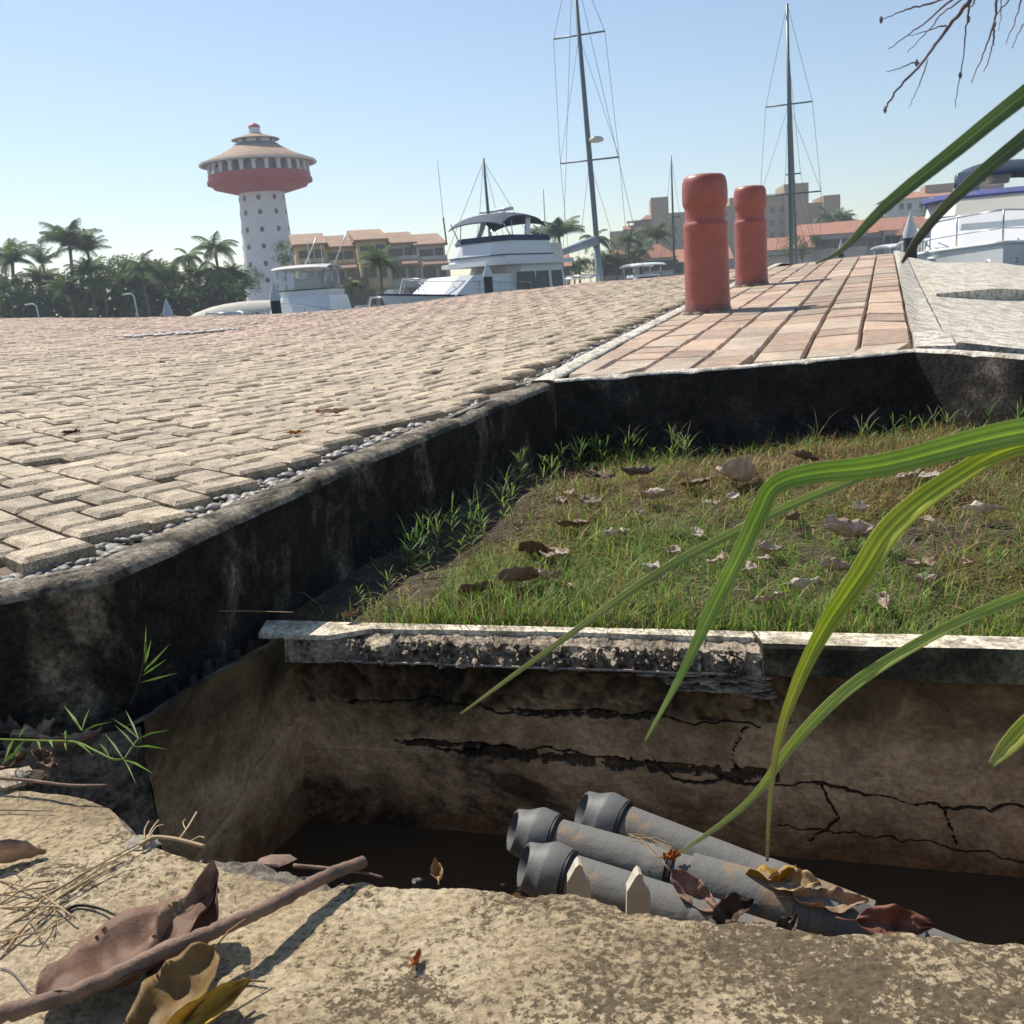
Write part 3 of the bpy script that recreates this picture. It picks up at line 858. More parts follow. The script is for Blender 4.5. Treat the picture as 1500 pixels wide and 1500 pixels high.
# ------------------------------------------------------------ grass
fpl = fp
def in_lawn(x, y):
    p = Vector((x, y))
    if y < yr(x)+.09 or x < xl-.1: return False
    if poly_dist(KL, p) > -.03: return False
    if x > FR0.x and poly_dist(fpl, p) > -.03: return False
    return y < 4.2
def blade(mb, p, hgt, wdt, az, lean, col, seg=3):
    d = Vector((math.cos(az), math.sin(az), 0)); s_ = Vector((-d.y, d.x, 0))
    vs = []
    for k in range(seg):
        t = k/seg; c = p+d*(lean*hgt*t*t)+Vector((0, 0, hgt*(t-.35*lean*t*t)))
        ww = wdt*(1-t*.6)/2; vs += [c-s_*ww, c+s_*ww]
    t = 1; vs.append(p+d*(lean*hgt)+Vector((0, 0, hgt*(1-.35*lean))))
    fs = [(2*k, 2*k+1, 2*k+3, 2*k+2) for k in range(seg-1)]+[(2*seg-2, 2*seg-1, 2*seg)]
    mb.add(vs, fs, col)
def gcol(dry):
    if random.random() < dry:
        v = random.uniform(.6, 1.3); return random.choice(((.42*v, .29*v, .12*v), (.55*v, .43*v, .20*v), (.25*v, .14*v, .07*v)))
    v = random.uniform(.6, 1.35); return random.choice(((.22*v, .34*v, .05*v), (.32*v, .42*v, .08*v), (.13*v, .24*v, .04*v)))
gr = MB(); cnt = 0
while cnt < 6500:
    x = random.uniform(xl-.05, 3.6); y = yr(x)+.09+(4.2-yr(x))*random.random()**1.2
    if not in_lawn(x, y) or x > .45+y*.58: continue
    dens = .55+.95*N(x, y, 1, 2.6)-1.2*max(0, 1-abs(poly_dist(KL, Vector((x, y))))/.40)
    if N(x, y, 4, 3.5) > .4: dens *= .4
    edge = max(0, 1-(y-yr(x)-.1)/.25)
    if random.random() > dens+.35*edge: continue
    cnt += 1
    dry = max(.22, min(.9, .52+.9*N(x, y, 8, 1.3)+.22*(x > .9)-.25*edge))
    p = Vector((x, y, grz(x, y)-.004))
    nb = random.randint(5, 10); hh = random.uniform(.025, .055)*(1.0 if edge > .3 else 1)
    for k in range(nb):
        blade(gr, p+Vector((random.gauss(0, .012), random.gauss(0, .012), 0)), hh*random.choice((.5, .7, .9, 1.1, 1.4, 1.9)), random.uniform(.0016, .0036), random.uniform(0, 6.28), random.choice((.2, .5, .9)) if edge > .3 else random.choice((.3, .8, 1.3, 2.0, 2.6)), gcol(dry))
for k in range(9000):
    x = random.uniform(xl, 3.4); y = yr(x)+.15+(3.9-yr(x))*random.random()**1.3
    if not in_lawn(x, y) or x > .45+y*.58: continue
    p = Vector((x, y, grz(x, y)+random.uniform(0, .02))); a = random.uniform(0, 6.28); L = random.uniform(.02, .075)
    d = Vector((math.cos(a), math.sin(a), random.uniform(-.1, .35)))*L; s_ = Vector((-math.sin(a), math.cos(a), 0))*.0009
    gr.add([p-s_, p+d*.5-s_+Vector((0, 0, L*.15)), p+d, p+d*.5+s_+Vector((0, 0, L*.15)), p+s_], [(0, 1, 2, 3, 4)], gcol(.8))
print('grass faces', len(gr.f))
tag(gr.build('grass', M['grass'], smooth='all'), 'short green and dry brown grass growing behind the pit rim', 'grass', kind='stuff')
# ================================================================ things near the camera
def surf_pt(px, py, zf, n=6):
    p = gz(px, py, -.62)
    for _ in range(n): p = gz(px, py, zf(p.x, p.y))
    return p
def slabz(x, y):
    z = ZS+.006*FR(x, y, 0, 3, 3)
    return z
def catmull(pts, n=6):
    out = []
    P_ = [pts[0]]+list(pts)+[pts[-1]]
    for i in range(1, len(P_)-2):
        p0, p1, p2, p3 = P_[i-1:i+3]
        for k in range(n):
            t = k/n
            out.append(tuple(.5*((2*b)+(-a+c)*t+(2*a-5*b+4*c-d)*t*t+(-a+3*b-3*c+d)*t**3) for a, b, c, d in zip(p0, p1, p2, p3)))
    out.append(tuple(pts[-1])); return out
# --------------------------------------------------------------- conduits
def conduit(tip, end, ext, r, label, kind):
    d = end-tip; L = d.length+ext; e = empty('conduit', tip, 0, label, 'pipe', 'grey conduits lying in the pit')
    e.rotation_euler = d.to_track_quat('Z', 'Y').to_euler()
    def seg(name, prof, matx, n=40, par=e, skip=None, sm=40):
        g = MB(); nn = n; vs = []
        for rr, z in prof:
            for k in range(nn):
                a = 2*math.pi*k/nn; zc_ = z+(.016*(1-z/.045)*(1+math.cos(a-sa)) if name == 'nose_cap' and z < .045 else 0); vs.append((rr*math.cos(a), rr*math.sin(a), zc_))
        fs = []
        for i in range(len(prof)-1):
            for k in range(nn):
                k2 = (k+1) % nn
                if skip and skip(i, k): continue
                fs.append((i*nn+k, i*nn+k2, (i+1)*nn+k2, (i+1)*nn+k))
        g.add(vs, fs); return g.build(name, matx, par, smooth=sm)
    a0 = {'open': 0.0}.get(kind, 0)
    up_ = (e.rotation_euler.to_quaternion().inverted() @ Vector((-.2, -.75, .45))); sa = math.atan2(up_.y, up_.x)
    # cap: hollow nose, cone, collar
    t_ = .0035
    cap = [(r*.86, 0), (r*.93, .004), (r*1.0, .026), (r*1.0, .030), (r*1.25, .056), (r*1.28, .060), (r*1.2, .082), (r*1.17, .086), (r*1.08, .086),
           (r*1.1, .07), (r*.98-t_, .05), (r*.92-t_, .03), (r*.86-t_, .012), (r*.86-t_, 0), (r*.86, 0)]
    nk = 40
    up_ = (e.rotation_euler.to_quaternion().inverted() @ Vector((-.2, -.75, .45))); sa = math.atan2(up_.y, up_.x)
    def skip(i, k):
        a = 2*math.pi*(k+.5)/nk; da = abs((a-sa+math.pi) % (2*math.pi)-math.pi)
        return da < .55 and (i in (0, 1) or i in (10, 11, 12))
    seg('nose_cap', cap, M['pipe_cap'], nk)
    seg('gasket', [(r*1.07, .080), (r*1.14, .084), (r*1.14, .090), (r*1.0, .095)], M['rubber'])
    seg('bore_shade_disc', [(.001, .045), (r*.7, .045), (r*.9, .06)], M['rubber'])  # black disc paints in the dark inside of the hollow nose
    def tubeprof(z0, z1, rr): return [(rr, lerp(z0, z1, k/12)) for k in range(13)]
    if kind == 'front':
        seg('pipe_body', [(r*.7, .088)]+tubeprof(.089, .27, r)+[(r*.985, .272), (r*1.0, .275)]+tubeprof(.28, .31, r*1.0)+[(r*.8, .311)], M['pipe'])
        seg('gasket', [(r*.9, .3105), (r*.98, .312), (r*.98, .318), (r*.7, .320)], M['rubber'])
        seg('pipe_end', tubeprof(.316, L, r*.80), M['pipe'])
    elif kind == 'middle':
        seg('pipe_body', tubeprof(.089, .235, r)+[(r*1.04, .242), (r*1.07, .25), (r*1.07, .268), (r*1.0, .269)], M['pipe'])
        seg('gasket', [(r*.9, .2695), (r*1.02, .2705), (r*1.02, .277), (r*.9, .279)], M['rubber'])
        seg('pipe_neck', tubeprof(.277, .302, r*.93), M['pipe'])
        seg('pipe_sleeve', [(r*.93, .300), (r*1.09, .303)]+tubeprof(.306, .455, r*1.09)+[(r*1.0, .458)], M['pipe'])
        seg('clamp_band', [(r*1.0, .455), (r*1.12, .457), (r*1.12, .477), (r*1.0, .479)], M['pipe_cap'])
        seg('pipe_end', tubeprof(.477, .495, r*1.08), M['pipe'])
        seg('clamp_band', [(r*1.0, .493), (r*1.11, .495), (r*1.11, .513), (r*1.0, .515)], M['pipe_cap'])
        seg('pipe_tail', [(r*1.07, .513), (r*1.06, .535), (r*.85, .56), (r*.7, .575)]+tubeprof(.576, max(L, .62), r*.62), M['pipe_cap'])
        q = up_.normalized(); q.z = 0; q.normalize()
        g = MB(); g.lathe([(.008, 0), (.0085, .004), (.006, .0045), (.0055, .001), (.001, .001)], 16)
        o = g.build('rivet', M['pipe_cap'], e); dd = Vector((math.cos(sa+.25), math.sin(sa+.25), 0))
        o.location = dd*(r*1.085)+Vector((0, 0, .405)); o.rotation_euler = dd.to_track_quat('Z', 'Y').to_euler()
    else:
        seg('pipe_body', tubeprof(.089, .31, r)+[(r*1.05, .317), (r*1.07, .335), (r*1.07, .352), (r*1.0, .353)], M['pipe'])
        seg('gasket', [(r*.9, .3535), (r*1.02, .3545), (r*1.02, .361), (r*.9, .363)], M['rubber'])
        seg('pipe_neck', tubeprof(.361, .382, r*.9), M['pipe'])
        seg('pipe_sleeve', [(r*.9, .380), (r*.97, .383)]+tubeprof(.386, .47, r*.96)+[(r*.8, .473)]+tubeprof(.476, L, r*.78), M['pipe'])
    return e
rp = .0365
def PP(px, py, z): return gz(px, py, z)
conduit(PP(752, 1262, -.828), PP(1030, 1352, -.868), .30, rp, 'nearest grey conduit, with a conical nose cap and two cream clips beside it', 'front')
conduit(PP(737, 1212, -.832), PP(1285, 1366, -.905), .06, rp, 'middle grey conduit with mud crust, a coupling sleeve and a rivet', 'middle')
conduit(PP(838, 1183, -.820), PP(1240, 1342, -.905), .25, rp*1.0, 'farthest grey conduit, nearest to the back wall of the pit', 'back')
def mudpatch(a, b, z, wd, sd):
    g = MB(); A_ = PP(*a, z); B_ = PP(*b, z); d = (B_-A_); s_ = Vector((0, -.4, .9)).normalized()
    rows = []
    for i in range(25):
        t = i/24; row = []
        ww = wd*math.sin(math.pi*min(1, t*1.02+.01))**.6*(1+.5*N(t*6, sd, 0, 1))
        for j in range(9):
            v = (j/8-.5)*2
            an = .25+v*ww
            row.append(A_+d*t+Vector((0, -math.sin(an+.9)*0, 0)))
            c = A_+d*t; ax = d.normalized(); u_ = Vector((0, 0, 1))-ax*ax.z; u_.normalize(); w__ = ax.cross(u_)
            sgn = 1 if w__.y < 0 else -1
            row[-1] = c+(u_*math.cos(an+.75)+w__*sgn*math.sin(an+.75))*(rp*1.0+.0012+.0008*N(t*20, j, sd))
        rows.append(row)
    g.grid(lambda i, j: rows[i][j], 25, 9); return g
for (a, b, z, wd, sd, nm) in (((870,1252),(955,1283),-.85,.42,1,0),((925,1222),(985,1243),-.833,.4,3,1)):
    pass
# cream plastic clips
for k, (px, py, h) in enumerate(((843, 1298, .034), (930, 1312, .034))):
    b = gz(px, py, ZS-.16); 
    e = MB(); w_ = .010
    prof = [(-.014, -.05), (.020, -.05), (.019, -.004), (.013, .002), (.010, .020), (.006, .023), (.001, .018), (-.011, -.002)]
    bot = [b+Vector((x, -w_, z+.015)) for x, z in prof]; top = [b+Vector((x*.9, w_, z+.015)) for x, z in prof]
    e.hexa(bot, top)
    tag(e.build('plastic_clip', M['cream_plastic']), ('cream pointed plastic clip leaning on the nearest conduit, close to its cap', 'cream pointed plastic clip leaning on the nearest conduit, midway along it')[k], 'clip', 'cream clips beside the conduit')
# --------------------------------------------------------------- leaves
BR = (.26, .155, .10); TAN = (.50, .36, .24); PALE = (.58, .47, .38); DKB = (.12, .07, .045); YEL = (.60, .38, .04); ORG = (.50, .17, .03); PINK = (.42, .25, .19)
def leaf_mesh(L, W, curl, cup, wav, seed, col, nu=22, nv=11, stem=.25):
    rows = []
    for i in range(nu):
        t = i/(nu-1); hw = W/2*(math.sin(math.pi*(t**.8))**.75)*(1+.10*N(t*7, seed, 0)) + .0006
        ang = curl*(t-.45); row = []
        for j in range(nv):
            v = (j/(nv-1)-.5)*2
            x = (t-.5)*L; y = v*hw
            zc = cup*abs(v)**1.6*hw + (-.12*hw*(1-abs(v)*3) if abs(v) < .33 else 0)*-.6
            zb = curl*L*.5*((t-.5)**2)*2
            zw = wav*(N(t*4+seed, v*1.5, seed)+.5*N(t*9, v*3, seed+3))+.04*hw*math.sin(abs(v)*3-t*26)
            row.append(Vector((x, y*(1-abs(cup)*.35), zc+zb+zw)))
        rows.append(row)
    g = MB(); g.sheet(rows, (0, 0, .0007), col)
    if stem: g.tube([Vector((-L*.5+.003, 0, rows[0][nv//2].z)), Vector((-L*.5-L*stem*.5, 0, rows[0][nv//2].z+L*.02)), Vector((-L*.5-L*stem, L*.03, rows[0][nv//2].z))], [.0011, .001, .0009], 5, tuple(min(1, c*1.3) for c in col))
    return g
LEAFN = [0]
def leaf(loc, L, W, az, label, col, curl=.4, cup=.4, wav=.01, tilt=0, roll=0, group=None, up_=True, stem=.25):
    LEAFN[0] += 1
    g = leaf_mesh(L, W, curl, cup, wav, LEAFN[0]*3.7, col, stem=stem)
    zmin = 0
    o = g.build('dry_leaf', M['dry'], smooth='all')
    o.rotation_euler = (roll, tilt, az)
    Rm = o.rotation_euler.to_matrix()
    zmin = min((Rm @ Vector(v)).z for v in g.v)
    o.location = (loc[0], loc[1], loc[2]-zmin*.75+.0)
    return tag(o, label, 'leaf', group)
# big leaves under and beside the stick
def on_slab(px, py): return surf_pt(px, py, slabz)
p = on_slab(205, 1425); leaf(p+Vector((0, 0, .012)), .19, .115, R(42), 'large curled brown dry leaf lying under the stick', (.24, .13, .08), curl=.35, cup=.25, wav=.014, tilt=R(-10), roll=R(-6), stem=0)
p = on_slab(283, 1400); leaf(p+Vector((0, 0, .012)), .13, .07, R(72), 'crumpled pale brown leaf with a pointed tip beneath the upper part of the stick', (.36, .23, .15), curl=.8, cup=.6, wav=.018, tilt=R(-25), roll=R(12), stem=0)
p = on_slab(258, 1502); leaf(p+Vector((0, 0, .012)), .115, .075, R(240), 'yellowing olive brown leaf with a pale midrib at the bottom edge, below the stick', (.30, .19, .06), curl=.7, cup=.55, wav=.010, tilt=R(12), roll=R(-10), stem=.35)
p = on_slab(300, 1512); leaf(p+Vector((0, 0, .014)), .10, .035, R(52), 'bright yellow leaf edge curled at the bottom of the picture', YEL, curl=.5, cup=.9, wav=.008, roll=R(35), stem=0)
leaf(on_slab(611, 1413), .020, .012, R(70), 'tiny curled orange leaf scrap alone on the speckled slab', ORG, curl=1.5, cup=1, wav=.003, stem=.3)
leaf(on_slab(14, 1268)+Vector((0,0,.004)), .085, .04, R(12), 'curled tan leaf at the left edge on the sunlit slab', TAN, curl=.3, cup=1.1, wav=.006, stem=0)
leaf(gz(640, 1284, ZS-.004), .026, .02, R(100), 'small curled tan leaf standing on the broken slab edge', (.46,.27,.12), curl=2, cup=1, wav=.006, tilt=R(-30))
leaf(gz(513, 903, ZR+.008), .035, .016, R(5), 'small dark brown curled leaf on the cream rim of the pit', BR, curl=.5, cup=1.2, wav=.004, stem=0)
leaf(gz(1425, 1240, -1.045), .055, .032, R(-15), 'red brown leaf floating alone in the dark pit water', (.36,.11,.04), curl=.3, cup=.3, wav=.006)
zz = -.80
for (px, py, z, L, W, az, col, tl, rl, lab) in (
    (1022, 1306, -.815, .085, .045, R(-50), PINK, 20, 40, 'pinkish brown curled leaf leaning on the middle conduit near its coupling'),
    (1132, 1283, -.835, .075, .045, R(-10), (.42,.25,.02), -10, -20, 'golden yellow leaf lodged between the middle and farthest conduits'),
    (1165, 1290, -.835, .075, .055, R(-25), (.52,.38,.19), -10, 25, 'tan leaf with a dark edge beside the golden leaf on the conduits'),
    (1218, 1317, -.845, .10, .045, R(-18), (.46,.32,.21), -5, 15, 'long tan leaf lying along the lower part of the conduits'),
    (1310, 1345, -.83, .10, .055, R(-12), (.30,.13,.085), 0, 50, 'reddish brown leaf arched at the lower end of the conduits'),
    (1075, 1328, -.82, .06, .045, R(10), DKB, -15, 30, 'dark shrivelled leaf between the nearest and middle conduits'),
    (1150, 1352, -.80, .045, .03, R(40), (.16,.11,.08), -15, 30, 'small dark shrivelled leaf just behind the slab edge at the conduits'),
    (985, 1248, -.81, .03, .018, R(20), ORG, 0, 0, 'tiny orange leaf scrap between the two far conduits')):
    leaf(gz(px, py+13, z-.022), L, W, az, lab, col, curl=.6, cup=.7, wav=.012, tilt=R(tl), roll=R(rl))
# straw caught on the conduits
g = MB()
for k in range(9):
    a = PP(925+random.uniform(-8, 20), 1225+random.uniform(-5, 8), -.80); b = PP(975+random.uniform(-20, 30), 1246+random.uniform(-12, 10), -.80)
    g.tube([a, (a+b)/2+Vector((0, 0, .012*random.random())), b], .0008, 4)
tag(g.build('straw_bits', M['straw']), 'dry straw caught between the two far conduits', 'straw')
# leaves in the grass
def grp(px, py): return surf_pt(px, py, grz)
LL = [(1085,722,.105,.075,40,PALE,'largest pale dry leaf in the grass, folded against the black wall'),(1022,727,.07,.05,10,(.34,.24,.19),'greyish brown leaf left of the largest pale leaf by the wall'),
 (1075,748,.03,.025,60,(.66,.6,.52),None),(1045,758,.03,.02,0,(.66,.6,.52),None),(868,752,.05,.03,15,(.36,.27,.2),None),(962,748,.06,.028,-30,PALE,None),
 (1240,806,.085,.06,5,PALE,'pale ribbed leaf in the middle of the grass'),(1022,803,.035,.022,80,(.66,.6,.52),None),(1127,828,.04,.026,20,PALE,None),
 (816,834,.07,.045,60,PALE,'pale curled leaf near the pit rim, left part of the grass'),(787,832,.07,.05,-40,BR,'dark reddish leaf in the shade beside the pale curled leaf'),
 (806,870,.05,.03,35,PALE,None),(764,874,.075,.045,30,(.32,.21,.15),'brown leaf just behind the pit rim at the left of the grass'),(905,800,.045,.022,10,(.66,.6,.52),None),(957,856,.035,.022,50,(.66,.6,.52),None),
 (1225,858,.05,.03,20,(.5,.4,.3),None),(1181,882,.04,.02,0,(.66,.6,.52),None),(1440,770,.06,.028,-10,(.66,.6,.52),'flat whitish leaf at the right of the grass'),(1330,717,.05,.022,10,PALE,None),
 (1362,716,.05,.028,-20,(.66,.6,.52),None),(1262,766,.03,.02,0,(.66,.6,.52),None),(1180,690,.05,.03,0,BR,None),(1297,908,.035,.02,70,PALE,None),(1350,850,.06,.03,10,(.42,.31,.22),None),(1130,905,.04,.025,15,PALE,None),
 (935,710,.07,.03,10,(.25,.18,.15),None),(1160,780,.05,.03,50,(.35,.25,.17),None),(880,715,.06,.04,0,(.22,.15,.12),None),(1400,690,.06,.03,30,(.4,.3,.24),None),(700,890,.05,.03,0,BR,None),(840,790,.06,.03,-20,(.3,.2,.14),None)]
for px, py, L, W, az, col, lab in LL:
    leaf(grp(px, py)+Vector((0, 0, .030)), L*1.5, W*1.7, R(az+random.uniform(-15, 15)), lab or 'small pale or brown dry leaf scattered in the grass behind the pit rim', col, curl=random.uniform(.2, .9), cup=random.uniform(.2, .9), wav=.010, tilt=R(random.uniform(-14, 14)), roll=R(random.uniform(-28, 16)), group='dry leaves in the grass' if not lab else None)
for px, py, L, W, az, col, lab in ((490,608,.075,.03,5,PALE,'pale dry leaf lying flat on the road pavers'),(431,638,.035,.018,0,(.55,.26,.05),'small orange yellow leaf on the road pavers'),(470,606,.03,.015,40,(.4,.15,.06),'tiny red brown leaf beside the pale leaf on the road'),(105,637,.045,.02,0,DKB,'dark curled leaf on the near pavers'),(238,533,.03,.02,0,DKB,'tiny dark leaf farther up the road')):
    q = S(px, py); leaf(Vector((q.x, q.y, zr(q.x, q.y)+.004)), L*1.3, W*1.2, R(az), lab, col, curl=.4, cup=.7, wav=.006)
# litter on the soil left of the pit
def soilz(x, y): return ZR-.02
for k, (px, py, L, W, az, col) in enumerate(((55,1085,.07,.045,20,TAN),(98,1095,.10,.022,30,(.52,.35,.26)),(30,1105,.05,.04,70,(.34,.24,.18)),(70,1120,.05,.03,-30,BR),(8,1080,.06,.045,0,(.22,.14,.11)),(45,1110,.04,.03,40,PALE),(15,1130,.06,.03,10,BR),(60,1052,.12,.06,8,(.17,.12,.10)),(20,1045,.08,.05,-12,(.12,.10,.09)))):
    leaf(surf_pt(px, py, soilz), L, W, R(az), 'dry leaf in the small litter heap between slab and retaining wall', col, curl=.8, cup=.8, wav=.012, tilt=R(random.uniform(-20, 20)), roll=R(random.uniform(-30, 30)), group='dry leaves in the litter heap')
# --------------------------------------------------------------- stick, twigs, straw
sp_ = [(-60,1508,.022), (0,1487,.025), (120,1450,.032), (245,1392,.040), (330,1357,.040), (400,1325,.034), (470,1287,.024), (533,1262,.014)]
pts = [tuple(gz(x, y, ZS+h)) for x, y, h in sp_]
pp = catmull(pts, 10); pp = [Vector(q)+Vector((N(i*.5, 1, 0), N(i*.5, 4, 0), N(i*.5, 9, 0)))*.0022 for i, q in enumerate(pp)]
g = MB(); g.tube(pp, [.0080+.0011*N(i*.9, 0, 0)+.0016*(1 if i in (30, 31, 12) else 0)-.000016*i for i in range(len(pp))], 14)
tag(g.build('stick', M['stick'], smooth='all'), 'long brown stick lying diagonally across the slab and over the big leaf', 'stick')
def twig(pl, rad, name, matx, label, cat, zf=lambda k: .004, group=None):
    pts = [tuple(gz(x, y, ZS+zf(k))) for k, (x, y) in enumerate(pl)]
    g = MB(); pp = catmull(pts, 5); n = len(pp)
    g.tube(pp, [rad*(1-.5*i/n) for i in range(n)], 6)
    return tag(g.build(name, matx, smooth='all'), label, cat, group)
twig([(-30,1138), (40,1143), (100,1150), (157,1150)], .0028, 'twig', M['stick'], 'thin brown twig along the top edge of the slab at the left', 'twig', lambda k: .022)
twig([(-10,1186), (30,1187), (78,1188)], .0012, 'twig', M['stick'], 'short straight twig on the slab just below the long thin one', 'twig')
twig([(0,1418), (20,1425), (45,1452), (70,1448)], .0008, 'twig', M['twig'], 'thin dark curved twig on the slab, left of the big leaves', 'twig')
twig([(352,1434), (370,1436), (388,1438)], .0016, 'twig', M['stick'], 'tiny brown twig piece in the open right of the leaf stem', 'twig')
twig([(350,1500), (362,1490), (374,1481)], .0022, 'twig', M['stick'], 'broken twig stub at the bottom edge, right of the yellow leaf', 'twig')
twig([(0,1240), (50,1215), (75,1190)], .0006, 'twig', M['twig'], 'hair-thin dark stem slanting over the slab near the left edge', 'twig')
twig([(430,1268), (480,1272), (530,1278), (560,1285)], .0025, 'twig', M['stick'], 'flat brown twig along the broken slab edge beneath the tip of the stick', 'twig', lambda k: .006)
g = MB()
for (x0, y0, x1, y1) in ((0,1365,205,1235),(0,1390,180,1262),(0,1330,100,1330),(10,1395,75,1330),(0,1405,90,1310),(0,1310,70,1300),(0,1345,130,1275),(20,1352,60,1318),(0,1290,110,1345),(0,1380,60,1365),(0,1325,80,1290)):
    a = gz(x0, y0, ZS+.004); b = gz(x1, y1, ZS+.012); mm = (a+b)/2+Vector((random.gauss(0, .006), random.gauss(0, .006), .006))
    g.tube(catmull([tuple(a), tuple(mm), tuple(b)], 5), .0011, 5)
for k in range(22):
    a = gz(random.uniform(-20, 90), random.uniform(1270, 1390), ZS+.003); an = random.uniform(0, 6.28); L = random.uniform(.015, .05)
    b = a+Vector((math.cos(an)*L, math.sin(an)*L, random.uniform(0, .012))); g.tube([a, (a+b)/2+Vector((0, 0, .003)), b], .0007, 4)
tag(g.build('straw_clump', M['straw'], smooth='all'), 'clump of dry straw and fine twigs spread over the slab at the left edge', 'straw')
twig([(95,1335), (115,1326), (150,1332), (192,1353)], .0022, 'creeping_weed', M['blade'], 'creeping green and purple weed stem on the slab, right of the straw clump', 'weed', lambda k: .008)
# dry root at the broken edge
g = MB()
for pl_, r_ in (([(205,1238),(225,1227),(250,1228),(270,1232),(300,1240)], .0026), ([(215,1232),(222,1215),(232,1202)], .0012), ([(262,1230),(275,1212),(288,1190)], .0014), ([(272,1215),(268,1205),(272,1200)], .0008), ([(280,1232),(292,1226),(300,1228)], .0012), ([(218,1228),(228,1212),(240,1208)], .0009), ([(212,1230),(212,1215),(218,1203)], .0009), ([(205,1240),(150,1270),(100,1305),(60,1335)], .0010)):
    pts = [tuple(gz(x, y, ZS+.012)) for x, y in pl_]; g.tube(catmull(pts, 5), r_, 6)
tag(g.build('dry_root', M['straw'], smooth='all'), 'pale dry root with upturned tips at the broken slab edge', 'root')
# chips of plaster and stones
def stone(loc, s_, label, matx, flat=.6, seed=0, name='stone', sx=1.0):
    g = MB(); vs, fs = [], []
    nlat, nlon = 7, 10
    for i in range(nlat+1):
        th = math.pi*i/nlat
        for j in range(nlon):
            ph = 2*math.pi*j/nlon; d = Vector((math.sin(th)*math.cos(ph), math.sin(th)*math.sin(ph), math.cos(th)))
            f = 1+.45*noise.noise(d*1.6+Vector((seed*5.3, 1, 2))); f = round(f*5)/5*.5+f*.5
            vs.append((loc[0]+d.x*s_*f*sx, loc[1]+d.y*s_*f, loc[2]+d.z*s_*f*flat))
    for i in range(nlat):
        for j in range(nlon):
            j2 = (j+1) % nlon; fs.append((i*nlon+j, (i+1)*nlon+j, (i+1)*nlon+j2, i*nlon+j2))
    g.add(vs, fs); return tag(g.build(name, matx, smooth=35), label, name)
stone(gz(207, 1236, ZS+.002), .016, 'squarish cream plaster chip under the dry root', M['pale_conc'], .5, 1, sx=1.3)
stone(gz(295, 1267, ZS-.002), .006, 'small dark grey pebble on the grey aggregate strip', M['pebble'], .8, 2)
stone(gz(402, 1262, ZS-.010), .014, 'purple-brown flat stone at the broken slab edge', M['stick'], .35, 3, sx=1.7)
stone(gz(612, 1294, ZS-.010), .008, 'rounded grey stone stuck in the broken edge left of the conduits', M['pebble'], .7, 4)
stone(gz(10, 1143, ZS+.006), .028, 'grey stone slab piece at the far left end of the slab', M['rubble'], .45, 5, sx=1.4)
stone(gz(50, 1140, ZS+.004), .018, 'dark crumbly stone beside the grey piece at the left', M['soil'], .6, 6)
# --------------------------------------------------------------- long leaves of the foreground plant
def long_leaf(pl, par, col=(1, 1, 1), tipcol=None, fold=.35, tw=0.0, name='leaf'):
    # pl: (px, py, Y, width_px)
    c = catmull([tuple(at(x, y, Y))+(.8*w_*Y/1500,) for x, y, Y, w_ in pl], 8)
    n = len(c); rows = []; cols = []
    for i, q in enumerate(c):
        p = Vector(q[:3]); t = (Vector(c[min(i+1, n-1)][:3])-Vector(c[max(i-1, 0)][:3])).normalized()
        vdir = p.normalized(); side = t.cross(vdir).normalized(); nn_ = side.cross(t)
        a = tw*math.sin(i*.14)+.15*N(i*.25, 0, 3)
        sd2 = side*math.cos(a)+nn_*math.sin(a); nr = nn_*math.cos(a)-side*math.sin(a)
        hw = max(.0006, q[3]/2)*(1+.05*N(i*.7, 1, 1))
        rows.append([p+sd2*(v*hw)-nr*(abs(v)*hw*fold)+nr*(.05*hw*math.sin(v*14)) for v in (-1, -.75, -.5, -.25, -.08, 0, .08, .25, .5, .75, 1)])
    g = MB()
    nu, nv = n, 11; A_ = [p for r_ in rows for p in r_]; fs = []; 
    for i in range(nu-1):
        for j in range(nv-1):
            f = (i*nv+j, (i+1)*nv+j, (i+1)*nv+j+1, i*nv+j+1)
            t = i/(nu-1); cc = col
            if tipcol and t > .62: k = (t-.62)/.38; cc = tuple(lerp(a, b, k) for a, b in zip(col, tipcol))
            sv = 1.35 if j in (4, 5) else (1.1 if (j % 2) else .8)
            fs.append((f, tuple(x*sv for x in cc)))
    for f, cc in fs: g.f.append(f); g.c.append(cc)
    g.v = [tuple(p) for p in A_]
    o = g.build(name, M['blade'], smooth='all')
    md = o.modifiers.new('thickness', 'SOLIDIFY'); md.thickness = .0006
    return rel(o, par)
base = Vector((1.25, .95, -.62))
lp = empty('long_leaved_plant', base, 0, 'long arching green strap leaves hanging into view from a plant at the right', 'plant')
DRY = (1, 1, 1); STR = (.85, .62, 1.7)
long_leaf([(2400,1150,.95,20),(2050,800,.85,50),(1700,610,.72,55),(1500,632,.64,50),(1300,680,.60,42),(1190,694,.58,38),(1135,712,.575,34),(1112,752,.575,34),(1085,810,.575,30),(1040,900,.58,26),(1000,985,.585,14),(945,1086,.59,3)], lp, (.95,1.0,1.0), (.95,.95,1.9), .2)
long_leaf([(2400,1170,.95,20),(2050,820,.86,45),(1700,620,.74,42),(1500,652,.66,34),(1400,700,.63,38),(1312,768,.61,44),(1262,840,.60,44),(1205,925,.60,32),(1165,1010,.60,22),(1140,1090,.605,13),(1128,1180,.61,8),(1124,1262,.615,5)], lp, (1.25,1.12,.8), STR, .35, .25)
long_leaf([(2400,1160,.96,16),(2000,800,.9,26),(1600,640,.82,22),(1400,655,.78,18),(1225,713,.75,15),(1100,768,.73,16),(960,842,.71,15),(800,955,.70,10),(675,1046,.70,3)], lp, (1.0,.95,1.6), (.95,.75,1.5), .2)
